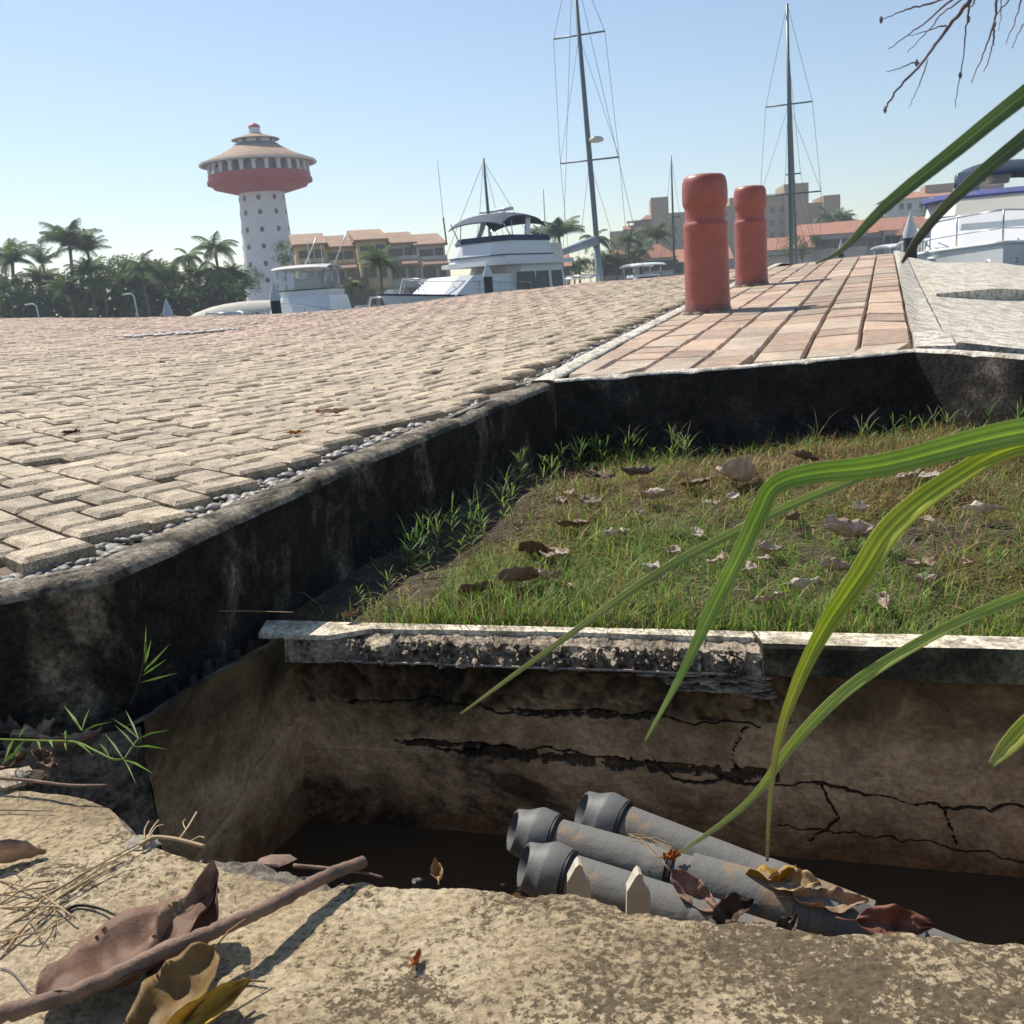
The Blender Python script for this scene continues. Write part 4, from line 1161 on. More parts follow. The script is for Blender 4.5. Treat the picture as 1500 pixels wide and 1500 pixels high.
long_leaf([(2400,1180,.95,16),(2100,900,.86,25),(1700,800,.76,24),(1500,872,.70,20),(1380,924,.68,20),(1255,1000,.67,23),(1170,1080,.67,20),(1110,1160,.68,14),(1060,1205,.69,10),(995,1250,.70,6)], lp, (1.05,1.0,1.3), (.95,.78,1.7), .3, .2)
long_leaf([(2300,1200,.9,20),(1900,950,.75,40),(1600,985,.62,40),(1520,1050,.58,38),(1480,1090,.57,34),(1452,1121,.565,12)], lp, (1.3,1.15,.7), (1.1,.85,1.5), .3)
long_leaf([(2400,1150,.95,18),(2300,300,.85,36),(1950,-80,.72,40),(1650,30,.64,40),(1500,140,.60,30),(1400,220,.58,26),(1300,300,.565,20),(1235,365,.56,9),(1195,386,.56,3)], lp, (.62,.66,1.2), (.8,.65,2.0), .3)
long_leaf([(2400,1150,.97,18),(2300,380,.88,36),(1950,0,.76,34),(1650,90,.68,34),(1500,205,.64,27),(1430,262,.62,23),(1380,308,.61,17),(1345,350,.605,15),(1322,385,.60,4)], lp, (.55,.55,1.2), (.42,.26,1.0), .4, .3)
# --------------------------------------------------------------- hanging bare twigs, top right
br = MB()
def zt_(x, y): return (1200+x/3.75, y/3.75)
TW = [([(900,-260),(870,-100),(820,10),(700,160),(560,350),(430,490),(360,605)], .0040), ([(870,-100),(640,10),(500,45),(420,75),(340,110)], .0018), ([(860,-90),(700,20),(600,110),(490,190),(380,270)], .0020), ([(850,-60),(750,20),(660,90),(590,180),(480,290)], .0016), ([(700,140),(650,150),(580,172),(490,200)], .0013), ([(550,345),(500,350),(440,375),(365,395)], .0013), ([(595,330),(560,440),(520,530),(490,600)], .0010), ([(830,-20),(815,90),(800,230),(775,410),(745,590)], .0016), ([(1000,-200),(975,0),(960,130),(900,300),(835,455)], .0022), ([(960,150),(955,230),(940,300),(900,400)], .0016), ([(1100,-90),(1040,0),(970,90),(950,140)], .0016), ([(1160,-150),(1110,0),(1070,130),(1025,245)], .0017), ([(1200,40),(1125,130),(1085,200),(1060,265)], .0014), ([(1300,-50),(1260,100),(1200,220)], .0016),([(860,-100),(850,10),(815,60)], .0016),([(990,-100),(1000,60),(985,170)], .001)]
for pl_, r_ in TW:
    pts = [at(*zt_(x, y), .9+.05*N(x*.003, y*.003, 2)) for x, y in pl_]
    pp = catmull([tuple(p) for p in pts], 7); n = len(pp)
    pp = [Vector(p)+Vector((N(i*.6, r_*9e3, 0), 0, N(i*.6, r_*9e3, 5)))*.0012 for i, p in enumerate(pp)]
    br.tube(pp, [r_*.55*(1-.72*i/n)*(1+.35*abs(N(i*1.3, 0, r_*3e3))) for i in range(n)], 6)
for x, y in ((535, 345), (820, 105), (775, 412), (962, 132), (340, 108), (362, 602)):
    p = at(*zt_(x, y), .9); br.lathe([(.0004, -.003), (.0016, -.001), (.0014, .0015), (.0003, .003)], 6, p)
br.tube(catmull([tuple(at(1440, -70, .9)), tuple(at(1640, -260, .95)), tuple(at(2000, -380, 1.1)), tuple(at(2700, -300, 1.5)), (2.9, 2.0, -.5)], 8), .006, 8)
tag(br.build('bare_branch', M['twig'], smooth='all'), 'bare thin hanging twigs against the sky in the top right corner', 'branch')
# --------------------------------------------------------------- weeds and seed heads
def sprig(base, h, n, name, label, col, group=None, spread=1.0, kind='seed', az0=0, wd=.0022):
    g = MB(); b = Vector(base); lean = Vector((random.uniform(-.15, .15), random.uniform(-.1, .1), 0))*h
    top = b+Vector((0, 0, h*.6))+lean
    g.tube([b-Vector((0, 0, .01)), (b+top)/2+lean*.2, top], [.0011, .0009, .0007], 5, col)
    for k in range(n):
        a = az0+6.28*k/n+random.uniform(-.4, .4); L = h*random.uniform(.35, .6)
        e_ = top+Vector((math.cos(a)*L*.65*spread, math.sin(a)*L*.5*spread, L*random.uniform(.35, .9)))
        mid = (top+e_)/2+Vector((0, 0, L*.12))
        s_ = Vector((math.sin(a), -math.cos(a), 0))*(wd/2)
        g.add([top-s_*.4, top+s_*.4, mid+s_, e_, mid-s_], [(0, 1, 2, 4), (4, 2, 3)], col)
    if kind == 'leafy':
        for k in range(6):
            t = random.uniform(.1, .9); p0 = b.lerp(top, t); a = random.uniform(0, 6.28); L = h*.35
            e_ = p0+Vector((math.cos(a)*L, math.sin(a)*L, L*.5)); s_ = Vector((math.sin(a), -math.cos(a), 0))*(wd/2)
            g.add([p0, (p0+e_)/2+s_, e_, (p0+e_)/2-s_], [(0, 1, 2, 3)], col)
    o = g.build(name, M['grass']); 
    tag(o, label, 'weed', group); return o
G1 = (.20, .30, .07); G2 = (.34, .33, .20); G3 = (.14, .26, .05); DK = (.12, .13, .10)
for (px, py, h, n, col, kind) in ((913,700,.20,4,G2,'seed'),(1000,690,.17,6,G2,'seed'),(1010,715,.19,6,G2,'seed'),(1190,690,.18,5,G2,'seed'),(1250,690,.19,6,G2,'seed'),(1370,650,.13,6,G2,'seed'),(1455,640,.12,6,G3,'leafy'),(860,715,.16,6,G1,'leafy'),(1180,690,.10,6,G3,'leafy'),(1235,690,.10,5,G3,'leafy'),(1420,640,.10,5,G2,'seed'),(690,790,.16,5,DK,'seed'),(650,820,.15,5,DK,'seed'),(740,760,.13,6,G2,'seed'),(800,760,.12,6,G1,'leafy')):
    q = grp(px, py); sprig(q, h, n, 'grass_sprig', 'thin grass sprig with spreading seed spikes standing against the black wall', col, 'grass sprigs along the wall', kind=kind)
for k in range(26):
    px = random.uniform(800, 1490); py = random.uniform(700, 890); q = grp(px, py)
    if not in_lawn(q.x, q.y): continue
    L = random.uniform(.03, .055)
    leaf(q+Vector((0, 0, .028)), L, L*random.uniform(.5, .8), random.uniform(0, 6.28), 'small pale or brown dry leaf scattered in the grass behind the pit rim', random.choice((PALE, (.62,.54,.45), (.42,.3,.21))), curl=random.uniform(.2, .9), cup=random.uniform(.2, .9), wav=.008, tilt=R(random.uniform(-14, 14)), roll=R(random.uniform(-28, 10)), group='dry leaves in the grass', stem=0)
for i in range(75):
    a, b = KL[3], KL[4]
    if i < 45: t = random.uniform(-.15, 1); pw = a.lerp(b, t)+Vector((.10+.16*random.random()**2, -.05))
    else: pw = fp[0].lerp(fp[3], random.random())+Vector((0, -.05-.12*random.random()))
    if not in_lawn(pw.x, pw.y): continue
    sprig((pw.x, pw.y, grz(pw.x, pw.y)), random.uniform(.06, .15), random.choice((4, 5, 6)), 'weed_sprig', 'straggly green weed at the foot of the black walls round the grass', random.choice((G1, G3, (.30,.40,.09))), 'straggly weeds at the foot of the walls', kind='leafy', wd=.0035)
for i in range(70):
    x = random.uniform(xl+.05, 2.2); y = yr(x)+.10+random.uniform(0, .5)
    if not in_lawn(x, y): continue
    sprig((x, y, grz(x, y)), random.uniform(.05, .09), 5, 'grass_sprig', 'small upright grass sprig growing close behind the pit rim', random.choice((G1, G3, (.24,.34,.06))), 'grass sprigs behind the pit rim', kind='leafy', wd=.0032)
g = MB(); pl_ = [(0,1083,.03),(60,1085,.035),(110,1087,.04),(140,1100,.04),(165,1112,.035),(182,1112,.03)]
pts = [tuple(gz(x, y, ZR+h)) for x, y, h in pl_]; g.tube(catmull(pts, 5), .0016, 6, (.30,.40,.08))
pts2 = [tuple(gz(x, y, ZR+h)) for x, y, h in ((182,1112,.03),(195,1092,.035),(203,1082,.04))]; g.tube(catmull(pts2, 4), .0012, 5, (.22,.32,.08))
for (x0, y0, x1, y1, w_) in ((120,1070,93,1033,.004),(120,1070,132,1036,.003),(122,1071,165,1057,.003),(118,1069,108,1052,.003),(203,1082,164,1052,.003),(203,1082,184,1040,.003),(203,1082,250,1069,.003),(198,1094,168,1062,.003),(198,1094,246,1098,.003),(180,1111,153,1074,.0028),(182,1113,226,1134,.003),(160,1108,145,1088,.0035),(110,1087,138,1108,.003),(110,1086,84,1073,.0035),(182,1113,200,1150,.0016),(20,1083,5,1120,.004),(28,1080,40,1064,.003),(55,1085,60,1100,.003),(72,1084,78,1096,.004),(30,1100,0,1122,.005),(16,1112,40,1080,.004),(95,1088,97,1100,.003),(96,1070,96,1086,.003)):
    a = gz(x0, y0, ZR+.038); b = gz(x1, y1, ZR+.05); s_ = (b-a).cross(a).normalized()*(w_/2); mm = a.lerp(b, .4)+Vector((0, 0, .003))
    v = random.uniform(.8, 1.3); g.add([a-s_*.3, mm-s_, b, mm+s_, a+s_*.3], [(0, 1, 2, 3, 4)], (.19*v,.33*v,.05*v))
tag(g.build('creeping_grass', M['grass'], smooth='all'), 'bright green creeping grass runner reaching over the pit corner at the left', 'weed')
g = MB(); 
pts = [tuple(gz(x, y, ZR+h)) for x, y, h in ((190,1035,.0),(203,1000,.05),(212,960,.12),(213,940,.15))]; g.tube(catmull(pts, 4), .001, 5, (.13,.17,.06))
for (x0, y0, x1, y1) in ((212,975,214,915),(212,975,222,935),(210,985,250,942),(208,990,245,965),(205,1000,262,985),(210,985,225,966)):
    a = gz(x0, y0, ZR+.10); b = a+ (at(x1, y1, a.y)-at(x0, y0, a.y)); s_ = (b-a).cross(a).normalized()*.0018; mm = a.lerp(b, .4)
    g.add([a, mm-s_, b, mm+s_], [(0, 1, 2, 3)], (.17, .27, .06))
tag(g.build('grass_tuft', M['grass'], smooth='all'), 'small upright grass tuft in front of the retaining wall, above the pit corner', 'weed')
# vine on the wall
g = MB(); pts = [tuple(gz(x, y, -.57)) for x, y in ((240,878),(300,893),(360,895),(430,897))]; g.tube(catmull(pts, 5), .0012, 5)
tag(g.build('dead_vine', M['straw'], smooth='all'), 'thin dead vine trailing along the black retaining wall above the pit corner', 'vine')
# ================================================================ water, far shore
ZW = -2.3; ZG = -.9
g = MB(); g.grid(lambda i, j: (-900+1800*i/2, 16.0+170*j/2, ZW), 3, 3)
tag(g.build('water', M['water']), kind='structure')
SH = [(-400, 92), (-60, 100), (-10, 104), (20, 118), (60, 150), (110, 165), (400, 165)]
def shy(x): return interp(SH, x)
g = MB()
xs_ = [-900, -400, -60, -10, 20, 60, 110, 400, 900]
A_ = [[(x, shy(x), ZW-.5), (x, shy(x)+.3, ZG), (x, 2500, ZG)] for x in xs_]
g.grid(lambda i, j: A_[i][j], len(xs_), 3); g.f = [tuple(reversed(f)) for f in g.f]
tag(g.build('far_shore', M['earth']), kind='structure')
# floating dock walkways
g = MB(); g.box((6, 60, ZW+.25), (90, 2.2, .5)); g.box((16, 36, ZW+.25), (40, 1.6, .5), rz=.1)
tag(g.build('dock', M['pale_conc']), 'low grey floating dock between the moored boats', 'dock')
# ---------------------------------------------------------------- palms and trees
def palm_crown(seed, nf=20, L=2.7, droop=1.0, up=.9):
    rnd = random.Random(seed); g = MB()
    for k in range(nf):
        a = 6.283*k/nf*2.4+rnd.uniform(-.3, .3); el = rnd.uniform(-.35, up)+(.5 if k % 5 == 0 else 0)
        l_ = L*rnd.uniform(.8, 1.1); d = Vector((math.cos(a), math.sin(a), 0))
        pts = []; p = Vector((0, 0, 0)); e_ = el+.35
        n = 9
        for i in range(n):
            pts.append(p.copy()); p = p+(d*math.cos(e_)+Vector((0, 0, math.sin(e_))))*(l_/n); e_ -= (.17+.05*rnd.random())*droop
        v = rnd.uniform(.6, 1.5); col = (v*(1.25 if rnd.random() < .2 else 1), v, v)
        side = Vector((-d.y, d.x, 0))
        for i in range(1, n):
            for s_ in range(4):
                q = pts[i-1].lerp(pts[i], s_/4); t = (i-1+s_/4)/(n-1)
                ll = l_*.27*math.sin(math.pi*min(1, .18+t*.8))**.7
                tg = (pts[i]-pts[i-1]).normalized()
                for sg in (-1, 1):
                    dr = (side*sg*.8+tg*.5+Vector((0, 0, -.35-.3*rnd.random()))).normalized()
                    w_ = tg*.035*L/2.7; e2_ = q+dr*ll*rnd.uniform(.75, 1.1)
                    g.add([q-w_, q+w_, e2_+w_*.3+Vector((0,0,-.05*ll)), e2_-w_*.3+Vector((0,0,-.05*ll))], [(0, 1, 2, 3)], col)
        g.tube(pts, [.03*L/2.7*(1-.8*i/n) for i in range(n)], 3, tuple(x*1.3 for x in col), cap=False)
    return g.mesh('crown', M['palm'])
CR = [palm_crown(s, nf, 2.7, dr, up_) for s, nf, dr, up_ in ((1, 22, 1.0, .9), (2, 20, 1.25, .7), (3, 24, .9, 1.1), (4, 18, 1.1, .8), (5, 14, .6, 1.2))]
_tr = MB()
_tr.tube([(0, 0, 0), (.02, .01, .25), (.015, .03, .5), (0, .02, .75), (0, 0, 1)], [.032, .022, .019, .017, .02], 8)
TRK = _tr.mesh('trunk', M['trunk'], 'all')
def palm(px, py, Y, s=1.0, k=None, zb=ZG, label=None, name='palm_tree', group='palm trees on the far shore', lean=0):
    p = at(px, py, Y); H = p.z-zb
    e = empty(name, (p.x, p.y, zb), random.uniform(0, 6.28), label or 'tall green coconut palm in the dense grove on the far shore at the left', 'palm tree', group)
    k = random.randrange(4) if k is None else k
    c = bpy.data.objects.new('crown', CR[k]); C.objects.link(c); c.parent = e; c.location = (0, 0, H); c.scale = (s,)*3
    t = bpy.data.objects.new('trunk', TRK); C.objects.link(t); t.parent = e; t.scale = (7*s**.5, 7*s**.5, H+.1)
    return e
def crown_mesh(seed, n=2600, sq=.75):
    rnd = random.Random(seed); g = MB(); cl = []
    for i in range(26):
        a = rnd.uniform(0, 6.28); r_ = rnd.random()**.5; cl.append((Vector((math.cos(a)*r_, math.sin(a)*r_, rnd.uniform(-.55, .75)*(1.1-r_*.6)*sq)), rnd.uniform(.16, .34), rnd.uniform(.55, 1.5)))
    for i in range(n):
        c, r_, v = rnd.choice(cl); d = Vector((rnd.gauss(0, 1), rnd.gauss(0, 1), rnd.gauss(0, .8))).normalized()*r_*rnd.uniform(.55, 1.1)
        p = c+d; a = Vector((rnd.gauss(0, 1), rnd.gauss(0, 1), rnd.gauss(0, 1))).normalized(); b_ = a.orthogonal().normalized(); s_ = rnd.uniform(.02, .045)
        vv = v*rnd.uniform(.75, 1.2)
        g.add([p-a*s_, p+b_*s_*.6, p+a*s_, p-b_*s_*.6], [(0, 1, 2, 3)], (vv*(1.0+.35*(rnd.random() < .2)), vv, vv*.9))
    return g.mesh('crown', M['tree'])
TC = [crown_mesh(s) for s in (11, 12, 13)]
_tt = MB(); _tt.tube([(0, 0, 0), (.01, .02, .4), (0, 0, .8)], [.07, .05, .03], 7)
for a in range(5): _tt.tube([(0, 0, .55), (.18*math.cos(a*1.25), .18*math.sin(a*1.25), .8), (.34*math.cos(a*1.25), .34*math.sin(a*1.25), 1.0)], [.03, .02, .008], 5)
TTK = _tt.mesh('trunk', M['trunk'], 'all')
def tree(px, py, Y, r_, label, k=None, zb=ZG, sz=.9, group='broad-leaved trees on the far shore', name='tree'):
    p = at(px, py, Y); H = p.z-zb-r_*sz*.5
    e = empty(name, (p.x, p.y, zb), random.uniform(0, 6.28), label, 'tree', group)
    c = bpy.data.objects.new('crown', TC[random.randrange(3) if k is None else k]); C.objects.link(c); c.parent = e
    c.location = (0, 0, H); c.scale = (r_, r_, r_*sz)
    t = bpy.data.objects.new('trunk', TTK); C.objects.link(t); t.parent = e; t.scale = (r_*.7, r_*.7, H)
    return e
# left grove: individual tall palms
palm(18, 382, 104, 1.35, 0, label='large dark palm at the left edge of the picture, crown cut by the frame')
palm(102, 358, 104, 1.45, 2, label='tallest palm of the left grove, with a wide feathery crown')
palm(128, 366, 106, 1.1, 4, label='narrow upright palm just right of the tallest palm in the left grove')
palm(62, 385, 108, .95, 4, label='spiky young palm between the edge palm and the tallest palm')
palm(276, 378, 108, 1.0, 1, label='slim palm left of the pair next to the tower')
palm(314, 366, 106, 1.2, 3, label='tall leaning-fronded palm nearest to the tower on its left')
palm(342, 405, 106, .9, 0, label='small palm partly in front of the tower foot')
for px, py, s_ in ((208,392,1.1),(255,410,1.0),(318,400,1.0),(232,402,.95),(150,415,1.1),(60,412,1.0),(178,418,1.0),(15,425,1.1),(100,428,1.05),(290,405,.9),(330,420,.8),(128,400,1.0),(205,422,.9),(268,425,.8)):
    palm(px, py, random.uniform(98, 103) if px < 220 else 104, s_)
for px, py, r_ in ((165,392,3.2),(190,380,3.0),(235,388,3.2),(260,398,2.6),(140,400,3.0),(40,405,3.2),(5,415,3.5),(85,405,3.2),(215,405,3.5),(300,402,2.6),(345,412,2.6),(110,420,3.5),(180,425,3.5),(250,428,3.2),(60,432,3.2),(20,440,3),(320,430,2.6),(-40,420,4),(350,398,2.2)):
    tree(px, py-4, random.uniform(106, 112), r_, 'dense broad-leaved tree filling the grove between the palms at the left')
g = MB()   # undergrowth along the left shore
for i in range(5200):
    px = random.uniform(-60, 365); Y = random.uniform(100, 106); b = at(px, 470, Y); z = ZG+random.random()**1.3*3.6
    a = Vector((random.gauss(0, 1), random.gauss(0, 1), random.gauss(0, 1))).normalized(); b_ = a.orthogonal().normalized(); s_ = random.uniform(.2, .5)
    p = Vector((b.x, Y, z)); v = random.uniform(.35, 1.2)*(.5+N(p.x*.35, p.z*.5, 3)+.5)
    g.add([p-a*s_, p+b_*s_*.5, p+a*s_, p-b_*s_*.5], [(0, 1, 2, 3)], (v, v, v))
tag(g.build('undergrowth', M['tree']), 'dark dense undergrowth below the palms on the left shore', 'undergrowth', kind='stuff')
# middle and right palms
palm(556, 385, 92, 1.0, 0, label='single round-crowned palm in front of the yellow apartments', group=None)
palm(516, 418, 96, .75, 1, label='short palm half hidden behind the sport fishing boat', group=None)
palm(818, 345, 118, 1.35, 2, label='tall palm just right of the flybridge of the big motor yacht', group=None)
palm(787, 345, 122, .7, 0, label='small palm top seen above the stern of the big motor yacht', group=None)
palm(808, 372, 116, .9, 1, label='lower palm between the motor yacht and the first sailboat mast', group=None)
palm(872, 352, 130, 1.2, 1, label='bushy palm right behind the raked mast', group=None)
palm(963, 348, 150, 1.35, 2, label='slender palm in front of the tan hotel', group=None)
palm(935, 372, 140, 1.1, 3, label='palm with pale fronds left of the slender hotel palm', group=None)
for px, py, s_ in ((850,385,.9),(885,378,1.0),(905,385,.9),(832,392,.8),(795,392,.9),(922,352,1.1)):
    palm(px, py, 138, s_, label='low palm among the red roofed houses behind the marina', group='low palms behind the marina')
for px, py, s_ in ((1211,312,1.3),(1232,314,1.1),(1243,318,1.2),(1288,322,1.2),(1300,325,1.1),(1368,308,1.5),(1385,300,1.5)):
    palm(px, py+6, 205, s_*1.1, label='distant palm top above the long red roof at the right', group='distant palms above the long roof')
for px, py, r_ in ((1228,318,3.4),(1240,322,3.6),(1222,324,3.4),(1258,325,3.0),(1310,325,3.6),(1330,325,3.4),(1352,318,4)):
    tree(px, py, 212, r_, 'distant dark tree behind the long red roof at the right')
for px, py, r_ in ((880,368,3.4),(900,372,3.2),(840,380,3),(430,352,2.6),(436,368,3.0),(1175,345,3)):
    tree(px, py, 142 if px > 500 else 126, r_, 'green tree between the far houses behind the marina' if px > 500 else 'dark tree between the tower and the yellow apartments')
# ---------------------------------------------------------------- lighthouse tower
def yzr(py, r_, x=380): return at(x, py, 180-r_).z-ZG
pt = at(402, 446, 180); base_ = Vector((pt.x, 180, ZG)); top = at(366, 180, 180)
HT = top.z-ZG; kx = 180/1500*1.022
tw = empty('lighthouse_tower', base_, 0, 'round white tower with a red ring deck, arched gallery and small tiled roofs', 'tower')
def yz(py, px=None):    # picture row on the tower axis -> local height
    return at(lerp(402, 366, (446-py)/266), py, 180).z-ZG
g = MB(); z0, z1 = 0, yz(283); r0, r1 = 4.55, 3.75
g.lathe([(r0, z0), (lerp(r0, r1, .5), z1/2), (r1, z1), (r1+.35, z1+.02), (r1+.4, yz(270)), (r1+.1, yz(268))], 48); g.build('shaft', M['tower'], tw, smooth=40)
rd = 8.65
g = MB(); zb_, zt2 = yzr(280, 3.5), yzr(249, 6); g.lathe([(r1-.1, zb_), (4.4, zb_+.02), (rd-1.0, zb_+.9), (rd-.15, zb_+2.0), (rd, zb_+2.1), (rd, zt2-1.4), (rd-.25, zt2-1.2), (rd-.25, zt2), (rd-.6, zt2)], 64); g.build('ring_deck', M['red'], tw, smooth=30)
g = MB(); zc = yzr(232, 4.0); g.lathe([(rd-1.5, zt2-.2), (rd-1.5, zc+.2)], 48); g.build('gallery_glass', M['glass'], tw, smooth=40)
na = 26
for k in range(na):     # arcade: pillars and arches
    a = 6.283*(k+.5)/na; g = MB()
    c = Vector((math.cos(a), math.sin(a), 0)); s_ = Vector((-c.y, c.x, 0)); rr = rd-.55; wid = 6.283*rr/na
    Hh = zc-zt2
    outer = []; ins = []
    for q in range(13):
        th = math.pi*q/12; ins.append((-math.cos(th)*wid*.36, Hh*.52+math.sin(th)*Hh*.34))
    inn = [(-wid*.36, 0)]+ins+[(wid*.36, 0)]
    out = [(-wid*.5, 0)]+[(lerp(-wid*.5, wid*.5, q/12), Hh) for q in range(13)]+[(wid*.5, 0)]
    vs = []
    for dr in (.18, -.18):
        for pl_ in (inn, out): vs += [c*(rr+dr)+s_*x+Vector((0, 0, zt2+z)) for x, z in pl_]
    m_ = len(inn); fs = []
    for q in range(m_-1):
        fs += [(q, q+1, m_+q+1, m_+q), (2*m_+q, 3*m_+q, 3*m_+q+1, 2*m_+q+1), (q, 2*m_+q, 2*m_+q+1, q+1)]
    g.add(vs, fs); g.build('arch', M['tower'], tw)
g = MB(); g.lathe([(rd+.9, zc-.45), (rd+1.0, zc-.25), (rd+.8, zc-.05), (6.3, lerp(zc, yz(213), .42)), (3.5, yz(213)), (3.2, yz(213)+.1)], 56); g.build('main_roof', M['oldtile'], tw, smooth=30)
g = MB(); g.lathe([(rd-.9, zc-.15), (rd+.75, zc-.50), (rd+.98, zc-.46), (rd+.98, zc-.26)], 56); g.build('eaves', M['tower'], tw, smooth=30)
g = MB(); g.lathe([(4.1, yz(216.5)), (3.6, yz(212)), (3.1, yz(211)), (3.05, yz(211)+.1)], 40); g.build('roof_collar', M['mast'], tw, smooth=30)
g = MB(); g.lathe([(3.05, yz(213)), (3.05, yz(203))], 40); g.build('drum', M['tower'], tw, smooth=40)
for k in range(8):
    a = 6.283*k/8-1.2; g = MB(); g.lathe([(.42, -.05), (.42, .05)], 16); o = g.build('porthole', M['glass'], tw); dd = Vector((math.cos(a), math.sin(a), 0))
    o.location = dd*3.06+Vector((0, 0, yz(207.5))); o.rotation_euler = dd.to_track_quat('Z', 'Y').to_euler()
g = MB(); g.lathe([(3.0, yz(205.5)), (3.85, yz(206)), (3.95, yz(205)), (3.7, yz(204)), (1.3, yz(197)), (1.1, yz(196))], 40); g.build('upper_roof', M['oldtile'], tw, smooth=30)
g = MB(); g.lathe([(.98, yz(198)), (.9, yz(188)), (.98, yz(187.6))], 20); g.build('lantern', M['tower'], tw, smooth=40)
g = MB(); g.lathe([(1.0, yz(187.8)), (.95, yz(185)), (.55, yz(182)), (.05, yz(180))], 20); g.build('dome', M['red'], tw, smooth=50)
_w = MB(); _w.lathe([(.36, -.08), (.36, .06)], 14); wm = _w.mesh('window', M['glass'])
rows_ = [292, 313, 338, 362, 387, 411]
for i, py in enumerate(rows_):
    z = yz(py); rr = lerp(r0, r1, z/z1)
    for k in range(9):
        a = -math.pi/2+.06+k*6.283/9+(.0 if True else .3)
        o = bpy.data.objects.new('window', wm); C.objects.link(o); o.parent = tw
        dd = Vector((math.cos(a), math.sin(a), 0)); o.location = dd*rr+Vector((0, 0, z)); o.rotation_euler = dd.to_track_quat('Z', 'Y').to_euler()
        o.scale = (1, 1.25, 1)
# ---------------------------------------------------------------- buildings
_wb = MB(); _wb.box((0, 0, 0), (1, .12, 1)); WIN = _wb.mesh('window', M['glass'])
_sb = MB(); _sb.box((0, 0, 0), (1, .22, .12)); SILL = _sb.mesh('sill', M['cream'])
def window(par, x, y, z, w_, h_, rz=0, sill=True):
    o = bpy.data.objects.new('window', WIN); C.objects.link(o); o.parent = par
    o.location = (x, y, z); o.scale = (w_, 1, h_); o.rotation_euler = (0, 0, rz)
    if sill:
        s_ = bpy.data.objects.new('sill', SILL); C.objects.link(s_); s_.parent = o
        s_.location = (0, 0, -.5-.05/h_); s_.scale = (1.1, 1, 1/h_)
    return o
def wallbox(par, x0, x1, y0, y1, z0, z1, matx, name='wall'):
    g = MB(); g.box(((x0+x1)/2, (y0+y1)/2, (z0+z1)/2), (x1-x0, y1-y0, z1-z0)); return g.build(name, matx, par)
def gable(par, x0, x1, y0, y1, z, h_, matx, ax='x', ov=.5, name='roof'):
    g = MB(); x0 -= ov; x1 += ov; y0 -= ov; y1 += ov; t_ = .22
    if ax == 'x': ym = (y0+y1)/2; A1 = [(x0, y0, z), (x1, y0, z), (x1, y1, z), (x0, y1, z)]; B1 = [(x0, ym, z+h_), (x1, ym, z+h_)]; vs = A1+B1; fs = [(0, 1, 5, 4), (2, 3, 4, 5), (0, 4, 3), (1, 2, 5), (3, 2, 1, 0)]
    elif ax == 'y': xm = (x0+x1)/2; vs = [(x0, y0, z), (x1, y0, z), (x1, y1, z), (x0, y1, z), (xm, y0, z+h_), (xm, y1, z+h_)]; fs = [(0, 4, 5, 3), (1, 2, 5, 4), (0, 1, 4), (2, 3, 5), (3, 2, 1, 0)]
    elif ax == 'hip': i_ = min(x1-x0, y1-y0)*.45; vs = [(x0, y0, z), (x1, y0, z), (x1, y1, z), (x0, y1, z), (x0+i_, y0+i_, z+h_), (x1-i_, y0+i_, z+h_), (x1-i_, y1-i_, z+h_), (x0+i_, y1-i_, z+h_)]; fs = [(0, 1, 5, 4), (1, 2, 6, 5), (2, 3, 7, 6), (3, 0, 4, 7), (4, 5, 6, 7), (3, 2, 1, 0)]
    else:  # mono, high at y1
        vs = [(x0, y0, z), (x1, y0, z), (x1, y1, z+h_), (x0, y1, z+h_), (x0, y0, z-t_), (x1, y0, z-t_), (x1, y1, z-t_), (x0, y1, z-t_)]; fs = [(0, 1, 2, 3), (7, 6, 5, 4), (0, 4, 5, 1), (1, 5, 6, 2), (2, 6, 7, 3), (3, 7, 4, 0)]
    g.add(vs, fs); return g.build(name, matx, par)
